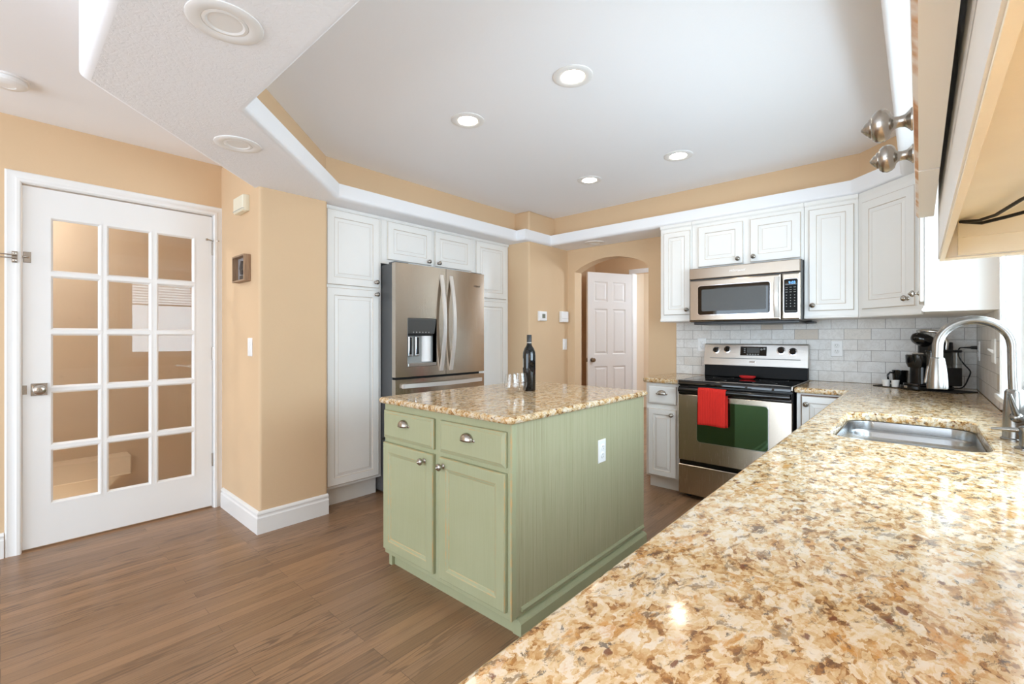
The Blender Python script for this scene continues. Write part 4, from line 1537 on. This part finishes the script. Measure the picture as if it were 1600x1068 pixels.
# local: front -y, width x
MB().prism(rrect(-0.072, 0.072, -0.135, 0.105, 0.04, 6), 0.0, 0.022).build('base', 'black_satin', cm, bevel=0.004)
b = MB()
for r_, h in ((0.052, 0.022), (0.052, 0.034), (0.046, 0.036)):
    pass
MB().prism(rrect(-0.058, 0.058, -0.128, -0.020, 0.045, 6), 0.022, 0.036).build('drip_tray', 'black_gloss', cm, bevel=0.003)
MB().prism(rrect(-0.050, 0.058, -0.088, -0.02, 0.03, 6), 0.034, 0.134).build('column', 'black_satin', cm, smooth=40)
MB().box(-0.012, 0.012, -0.1365, -0.127, 0.008, 0.022).build('badge', 'steel_bright', cm, bevel=0.002)
MB().prism(rrect(-0.068, 0.068, -0.030, 0.100, 0.035, 6), 0.022, 0.285).build('body', 'black_satin', cm, bevel=0.006)
b = MB()
b.loops([[(x, y, z) for x, y in offset_poly(rrect(-0.060, 0.060, -0.115, 0.02, 0.05, 8), o)] for o, z in ((-0.022, 0.128), (-0.010, 0.132), (0.0, 0.16), (0.002, 0.205), (-0.002, 0.209))], 0, True, True, True)
hb = b.build('brew_head', 'black_gloss', cm, smooth=40)
MB().lathe([(0.034, 0), (0.036, 0.004), (0.030, 0.012), (0.014, 0.012)], 24, (0, -0.055, 0.209), 'z').build('pod_holder', 'steel_bright', hb, smooth=40)
# open lid: a thick dome hinged at the back and tilted up, with a grey bail handle
L = []
for i in range(1, 16):
    v = -PI / 2 + PI * i / 16
    e = 0.7
    cv = math.cos(v) ** e
    sv = math.copysign(abs(math.sin(v)) ** 0.9, v)
    L.append([(0.055 * cv * math.cos(2 * PI * k / 28), 0.066 * cv * math.sin(2 * PI * k / 28), 0.036 * sv) for k in range(28)])
ld = MB().loops(L, 0, True, True, True).build('lid', 'black_gloss', cm, smooth=50, loc=(0, -0.032, 0.296), rot=(math.radians(-26), 0, 0))
ctl = [(-0.060, 0.046, 0.240), (-0.063, 0.050, 0.285), (-0.062, 0.034, 0.325), (-0.056, -0.006, 0.348), (-0.034, -0.034, 0.352), (0.0, -0.042, 0.353), (0.034, -0.034, 0.352), (0.056, -0.006, 0.348), (0.062, 0.034, 0.325), (0.063, 0.050, 0.285), (0.060, 0.046, 0.240)]
MB().tube(ctl, 0.0105, 12).build('lid_handle', 'steel_bright', cm, smooth=60)
text('brand_mark', 'KEURIG', 0.011, 'legend_grey', ld, (0, -0.0615, 0.012), (math.radians(70), 0, 0), 0.0006)
rs = MB().prism(rrect(0.070, 0.118, -0.085, 0.098, 0.018, 5), 0.03, 0.135).build('reservoir_base', 'black_satin', cm, bevel=0.003)
MB().loops([[(x, y, z) for x, y in rrect(0.071, 0.117, -0.084, 0.097, 0.018, 5)] for z in (0.1355, 0.225)], 0, True, True, False).build('water_tank', 'clear_plastic', rs, smooth=40)
MB().prism(rrect(0.068, 0.119, -0.087, 0.099, 0.02, 5), 0.225, 0.240).build('tank_lid', 'black_satin', rs, bevel=0.005)

mg = thing('coffee_mug', 'black coffee mug beside the coffee maker', 'mug', (-0.092, 3.872, ZM))
MB().lathe([(0.030, 0), (0.033, 0.002), (0.037, 0.03), (0.041, 0.097), (0.0425, 0.101), (0.040, 0.101), (0.036, 0.06), (0.030, 0.006)], 32).build('cup', 'mug_black', mg, smooth=40)
MB().tube([(-0.030, -0.022, 0.084), (-0.048, -0.035, 0.088), (-0.060, -0.044, 0.070), (-0.058, -0.043, 0.045), (-0.044, -0.032, 0.025), (-0.030, -0.022, 0.020)], 0.0052, 10).build('handle', 'mug_black', mg, smooth=60)


def ramekin(x, y, label):
    o = MB().lathe([(0.0165, 0), (0.018, 0.001), (0.0205, 0.038), (0.0215, 0.040), (0.0215, 0.0425), (0.0195, 0.0425), (0.0165, 0.004)], 24).build('white_cup', 'cup_white', smooth=40)
    o.location = (x, y, ZM)
    return tag(o, label, 'cup')


ramekin(-0.158, 3.800, 'small white cup left of its twin, in front of the mug handle')
ramekin(-0.112, 3.772, 'small white cup right of its twin, beside the coffee maker base')

# ---------------------------------------------------------------- wine bottle and glasses
ZI = 0.8803
wb = thing('wine_bottle', 'tall dark wine bottle standing on the island top', 'bottle', (-1.690, 2.045, ZI))
MB().lathe([(0.028, 0.003), (0.034, 0.0), (0.0370, 0.006), (0.0372, 0.205), (0.0355, 0.222), (0.0285, 0.243), (0.0185, 0.258), (0.0145, 0.268), (0.0135, 0.285), (0.0135, 0.300)], 36).build('glass_body', 'black_glass', wb, smooth=50)
MB().lathe([(0.0138, 0.281), (0.0142, 0.281), (0.0142, 0.321), (0.0135, 0.323), (0.004, 0.323)], 28).build('capsule', 'bottle_cap', wb, smooth=40)
MB().lathe([(0.0141, 0.276), (0.0145, 0.276), (0.0145, 0.281), (0.0141, 0.281)], 28).build('neck_band', 'label_grey', wb, smooth=40)
b = MB()
for_l = []
for i in range(13):
    a = math.radians(175 + 75 * i / 12)
    for_l.append((0.0376 * math.cos(a), 0.0376 * math.sin(a)))
b.loops([[(x, y, 0.135) for x, y in for_l], [(x, y, 0.187) for x, y in for_l]], 0, False)
b.build('label', 'label_grey', wb, smooth=60)

gp = [(0.020, 0.0), (0.023, 0.001), (0.034, 0.012), (0.0415, 0.034), (0.042, 0.052), (0.039, 0.080), (0.0345, 0.108), (0.0338, 0.108), (0.0382, 0.080), (0.0412, 0.052), (0.0407, 0.035), (0.033, 0.0135), (0.020, 0.006)]
g1 = MB().lathe(gp, 32).build('wine_glass', 'wine_glass', smooth=60)
g1.location = (-1.668, 1.870, ZI)
tag(g1, 'clear stemless wine glass on the island, farther from the bottle', 'glass')
g2 = g1.copy()
COL.objects.link(g2)
g2.location = (-1.690, 1.962, ZI)
tag(g2, 'clear stemless wine glass on the island, next to the bottle', 'glass')

# ---------------------------------------------------------------- wall fittings
q = thing('door_chime', 'cream plastic chime box high on the pier beside glazed door', 'chime', (0, 1.043, 0))
b = MB()
L = []
for y, o in ((0.0, 0.0), (-0.020, 0.0), (-0.036, -0.002), (-0.042, -0.006)):
    L.append([(-3.312 - o, y, 1.984 - o), (-3.142 + o, y, 1.984 - o), (-3.142 + o, y, 2.084 + o), (-3.312 - o, y, 2.084 + o)])
b.loops(L, 0, True, True, True)
b.build('cover', 'plastic_cream', q, bevel=0.002)
MB().box(-3.300, -3.150, -0.040, -0.014, 1.980, 1.984).build('grille', 'plastic_cream', q)
MB().box(-3.311, -3.143, -0.0435, -0.030, 1.994, 1.997).build('seam', 'plastic_grey', q)

q = thing('shadow_box_frame', 'small wooden shadow box with cactus picture on the pier', 'picture frame', (-3.226, 1.043, 1.625))
b = MB()
fw, fh, tf = 0.107, 0.083, 0.010
b.box(-fw, -fw + tf, -0.041, 0, -fh, fh).box(fw - tf, fw, -0.041, 0, -fh, fh).box(-fw + tf, fw - tf, -0.041, 0, -fh, -fh + tf).box(-fw + tf, fw - tf, -0.041, 0, fh - tf, fh)
b.build('frame', 'frame_wood', q, bevel=0.001)
MB().box(-fw + tf, fw - tf, -0.008, 0, -fh + tf, fh - tf).build('backing', 'picture_grey', q)
b = MB()
for x0_, z0_, x1_, z1_, r_ in ((0.0, -0.035, 0.0, 0.050, 0.017), (0.0, -0.020, 0.030, 0.002, 0.010), (0.030, 0.002, 0.034, 0.040, 0.012), (0.0, -0.025, -0.026, -0.008, 0.009), (-0.026, -0.008, -0.028, 0.018, 0.010)):
    b.tube([(x0_, -0.013, z0_), ((x0_ + x1_) / 2, -0.014, (z0_ + z1_) / 2), (x1_, -0.013, z1_)], [r_ * 0.8, r_, r_ * 0.7], 10)
b.box(-0.045, 0.045, -0.016, -0.008, -0.068, -0.040)
b.build('cactus_motif', 'cactus_brown', q, smooth=50)


def rocker_switch(name, label, loc, rz, gang=1, toggle=False):
    q = thing(name, label, 'light switch', loc, rz)
    w = 0.035 * gang + 0.0 if gang == 1 else 0.058
    MB().panel(-w, w, -0.0575, 0.0575, -0.006, 0.006, [(0, 0.003, 0), (0.004, 0, 0)]).build('cover_plate', 'plastic_white', q)
    for cx in ([0] if gang == 1 else [-0.023, 0.023]):
        if toggle:
            MB().prism([(0, -0.012), (0, 0.006), (-0.016, 0.012), (-0.016, 0.006)], cx - 0.005, cx + 0.005, 0, lambda y, z, h: (h, -0.006 + y, z)).build('toggle', 'plastic_white', q, bevel=0.001)
        else:
            MB().panel(cx - 0.0165, cx + 0.0165, -0.033, 0.033, -0.009, 0.004, [(0, 0.001, 0), (0.002, 0, 0)]).build('rocker', 'plastic_white', q)
    return q


rocker_switch('light_switch', 'white rocker switch on the pier below the shadow box', (-3.125, 1.0425, 1.128), 0)
rocker_switch('light_switch', 'white rocker switch below the thermostat, beside the arch', (-2.7795, 3.948, 1.115), PI / 2)
rocker_switch('light_switch', 'white double toggle switch on the side tiles near window', (XR - 0.0095, 3.12, 1.125), -PI / 2, 2, True)
q = thing('thermostat', 'square white thermostat with grey screen on the tan wall', 'thermostat', (-2.78, 3.555, 1.398), PI / 2)
MB().panel(-0.060, 0.060, -0.047, 0.047, -0.024, 0.024, [(0, 0.006, 0), (0.004, 0.001, 0), (0.008, 0, 0)]).build('case', 'plastic_white', q)
MB().panel(-0.018, 0.030, -0.022, 0.020, -0.0248, 0.001, [(0, 0, 0)]).build('screen', 'lcd_grey', q)
q = thing('alarm_sensor', 'blank white sensor box beside the arch, right of the thermostat', 'sensor box', (-2.78, 3.915, 1.402), PI / 2)
MB().panel(-0.060, 0.060, -0.056, 0.056, -0.034, 0.034, [(0, 0.006, 0), (0.004, 0.001, 0), (0.010, 0, 0)]).build('case', 'plastic_white', q)
MB().box(-0.052, -0.049, -0.0346, -0.034, -0.016, -0.013).box(-0.058, 0.058, -0.0343, -0.0335, -0.020, -0.0185).build('seam', 'plastic_grey', q)

q = thing('wall_outlet', 'white duplex outlet on the tiles right of the range', 'outlet', (-0.440, YB - 0.009, 1.108))
duplex(q, 0, 0, 0, name='cover_plate')
q = thing('wall_outlet', 'white outlet plate on the tiles left of the range', 'outlet', (-1.385, YB - 0.009, 1.125))
duplex(q, 0, 0, 0, name='cover_plate')
q = thing('wall_outlet', 'white outlet with black plug on side tiles behind coffee maker', 'outlet', (XR - 0.009, 3.842, 1.108), -PI / 2)
duplex(q, 0, 0, 0, name='cover_plate')
cd = thing('power_cord', 'black power cord plugged into the side wall by the coffee maker', 'cord', (0, 0, 0))
MB().cyl((XR - 0.018, 3.842, 1.128), (XR - 0.045, 3.842, 1.128), 0.011, 0.009, 12).cyl((XR - 0.045, 3.842, 1.128), (XR - 0.075, 3.842, 1.128), 0.007, 0.004, 12).build('plug', 'rubber_black', cd, smooth=40)
cp_ = [(0.200, 3.842, 1.128), (0.183, 3.842, 1.125), (0.176, 3.842, 1.105), (0.180, 3.842, 1.07), (0.200, 3.843, 1.03), (0.224, 3.844, 0.995), (0.228, 3.845, 0.975), (0.218, 3.845, 0.94), (0.206, 3.843, 0.905), (0.190, 3.835, 0.886), (0.160, 3.815, 0.881), (0.120, 3.80, 0.885)]
sm = []
for i in range(len(cp_) - 1):
    p0 = Vector(cp_[max(i - 1, 0)])
    p1, p2 = Vector(cp_[i]), Vector(cp_[i + 1])
    p3 = Vector(cp_[min(i + 2, len(cp_) - 1)])
    for k_ in range(4):
        t = k_ / 4
        sm.append(0.5 * ((2 * p1) + (p2 - p0) * t + (2 * p0 - 5 * p1 + 4 * p2 - p3) * t * t + (3 * p1 - p0 - 3 * p2 + p3) * t ** 3))
sm.append(Vector(cp_[-1]))
MB().tube(sm, 0.0036, 8).build('cable', 'rubber_black', cd, smooth=60)


# ---------------------------------------------------------------- ceiling fittings
def downlight(x, y, z, label, lit, group=None):
    q = thing('ceiling_downlight', label, 'ceiling light', (x, y, z), 0, group)
    r = 0.092 if lit else 0.098
    MB().lathe([(r, 0.0), (r, 0.003), (r - 0.006, 0.006), (r - 0.030, 0.006), (r - 0.038, 0.003), (r - 0.041, -0.004 if lit else -0.016)], 40, (0, 0, 0), '-z', cap0=False, cap1=False).build('trim_ring', 'trim_white', q, smooth=30)
    if lit:
        MB().lathe([(0.053, 0.001), (0.053, 0.002), (0.040, 0.0035)], 32, (0, 0, 0), '-z').build('lamp', 'lamp_glow', q)
    else:
        # recessed white baffle, lamp off
        MB().lathe([(r - 0.041, -0.0160), (0.02, -0.0161)], 32, (0, 0, -0.0), '-z').build('lamp', 'trim_white', q, smooth=30) if False else None
        MB().lathe([(r - 0.036, -0.0005), (r - 0.040, 0.0035), (r - 0.048, 0.0045), (r - 0.054, 0.0008), (0.03, 0.0006)], 40, (0, 0, 0), '-z', cap0=False).build('lamp', 'trim_white', q, smooth=30)
    return q


downlight(-1.199, 1.768, ZC, 'lit recessed ceiling light nearest the camera', True)
downlight(-1.881, 1.738, ZC, 'lit recessed ceiling light over the fridge side of the island', True)
downlight(-1.198, 3.010, ZC, 'lit recessed ceiling light in front of the microwave', True)
downlight(-1.894, 3.019, ZC, 'lit recessed ceiling light toward the arch', True)
downlight(-1.507, 0.436, ZS, 'large unlit recessed light in the soffit above the floor', False)
downlight(-2.413, 0.751, ZS, 'unlit recessed light in the soffit near the tan pier', False)
downlight(-2.346, 3.835, ZS, 'unlit recessed light in the soffit above the arch', False)
q = thing('smoke_detector', 'round white smoke detector on the ceiling before glazed door', 'smoke detector', (-3.18, 0.02, ZC))
MB().lathe([(0.075, 0.0), (0.075, 0.008), (0.070, 0.010)], 36, (0, 0, 0), '-z').build('base', 'plastic_white', q, smooth=30)
MB().lathe([(0.066, 0.010), (0.066, 0.016), (0.069, 0.018), (0.068, 0.028), (0.056, 0.036), (0.030, 0.038), (0.028, 0.036), (0.010, 0.036)], 36, (0, 0, 0), '-z').build('cover', 'plastic_white', q, smooth=30)

# ---------------------------------------------------------------- door_2: six-panel door in the hall
d2 = thing('door_2', 'white six-panel door standing ajar in the hall beyond the arch', 'door', (-3.175, 5.02, 0.012), math.radians(64.6))
struct(d2)
w2, h2 = 0.69, 2.018
b = MB()
cols_ = [(0.10, 0.305), (0.385, 0.59)]
rows_ = [(0.24, 0.80), (0.955, 1.545), (1.64, 1.90)]
xs2 = [0.0, 0.10, 0.305, 0.385, 0.59, w2]
b.box(xs2[0], xs2[1], 0, 0.035, 0, h2).box(xs2[2], xs2[3], 0, 0.035, 0, h2).box(xs2[4], xs2[5], 0, 0.035, 0, h2)
zz2 = [0.0] + [c for p in rows_ for c in p] + [h2]
for i in range(0, 8, 2):
    for a, c in cols_:
        b.box(a, c, 0, 0.035, zz2[i], zz2[i + 1])
for a, c in cols_:
    for e, g_ in rows_:
        b.loops([[(a + k_, y, e + k_), (c - k_, y, e + k_), (c - k_, y, g_ - k_), (a + k_, y, g_ - k_)] for k_, y in ((0.0, 0.0), (0.010, 0.010), (0.018, 0.011), (0.036, 0.003), (0.040, 0.002))], 0, True, False, True)
b.build('leaf', 'trim_white', d2)
MB().lathe([(0.030, 0), (0.028, 0.005), (0.012, 0.008), (0.011, 0.024), (0.024, 0.036), (0.028, 0.046), (0.020, 0.056), (0.004, 0.058)], 24, (0.065, 0, 0.885), '-y').build('knob', 'nickel', d2, smooth=40)
MB().box(-0.002, 0.0, 0.006, 0.029, 0.86, 0.91).build('latch_plate', 'nickel', d2)
b = MB().sweep([(-2.0, 0.0), (-2.0, 2.05), (-2.89, 2.05), (-2.89, 0.0)], [(o - 0.004, h) for o, h in cprof], lambda a, c, h: (a, 5.7 - h, c))
b.box(-2.893, -2.885, 5.7, 5.8, 0, 2.05)
struct(b.build('trim_2', 'trim_white', smooth=25))
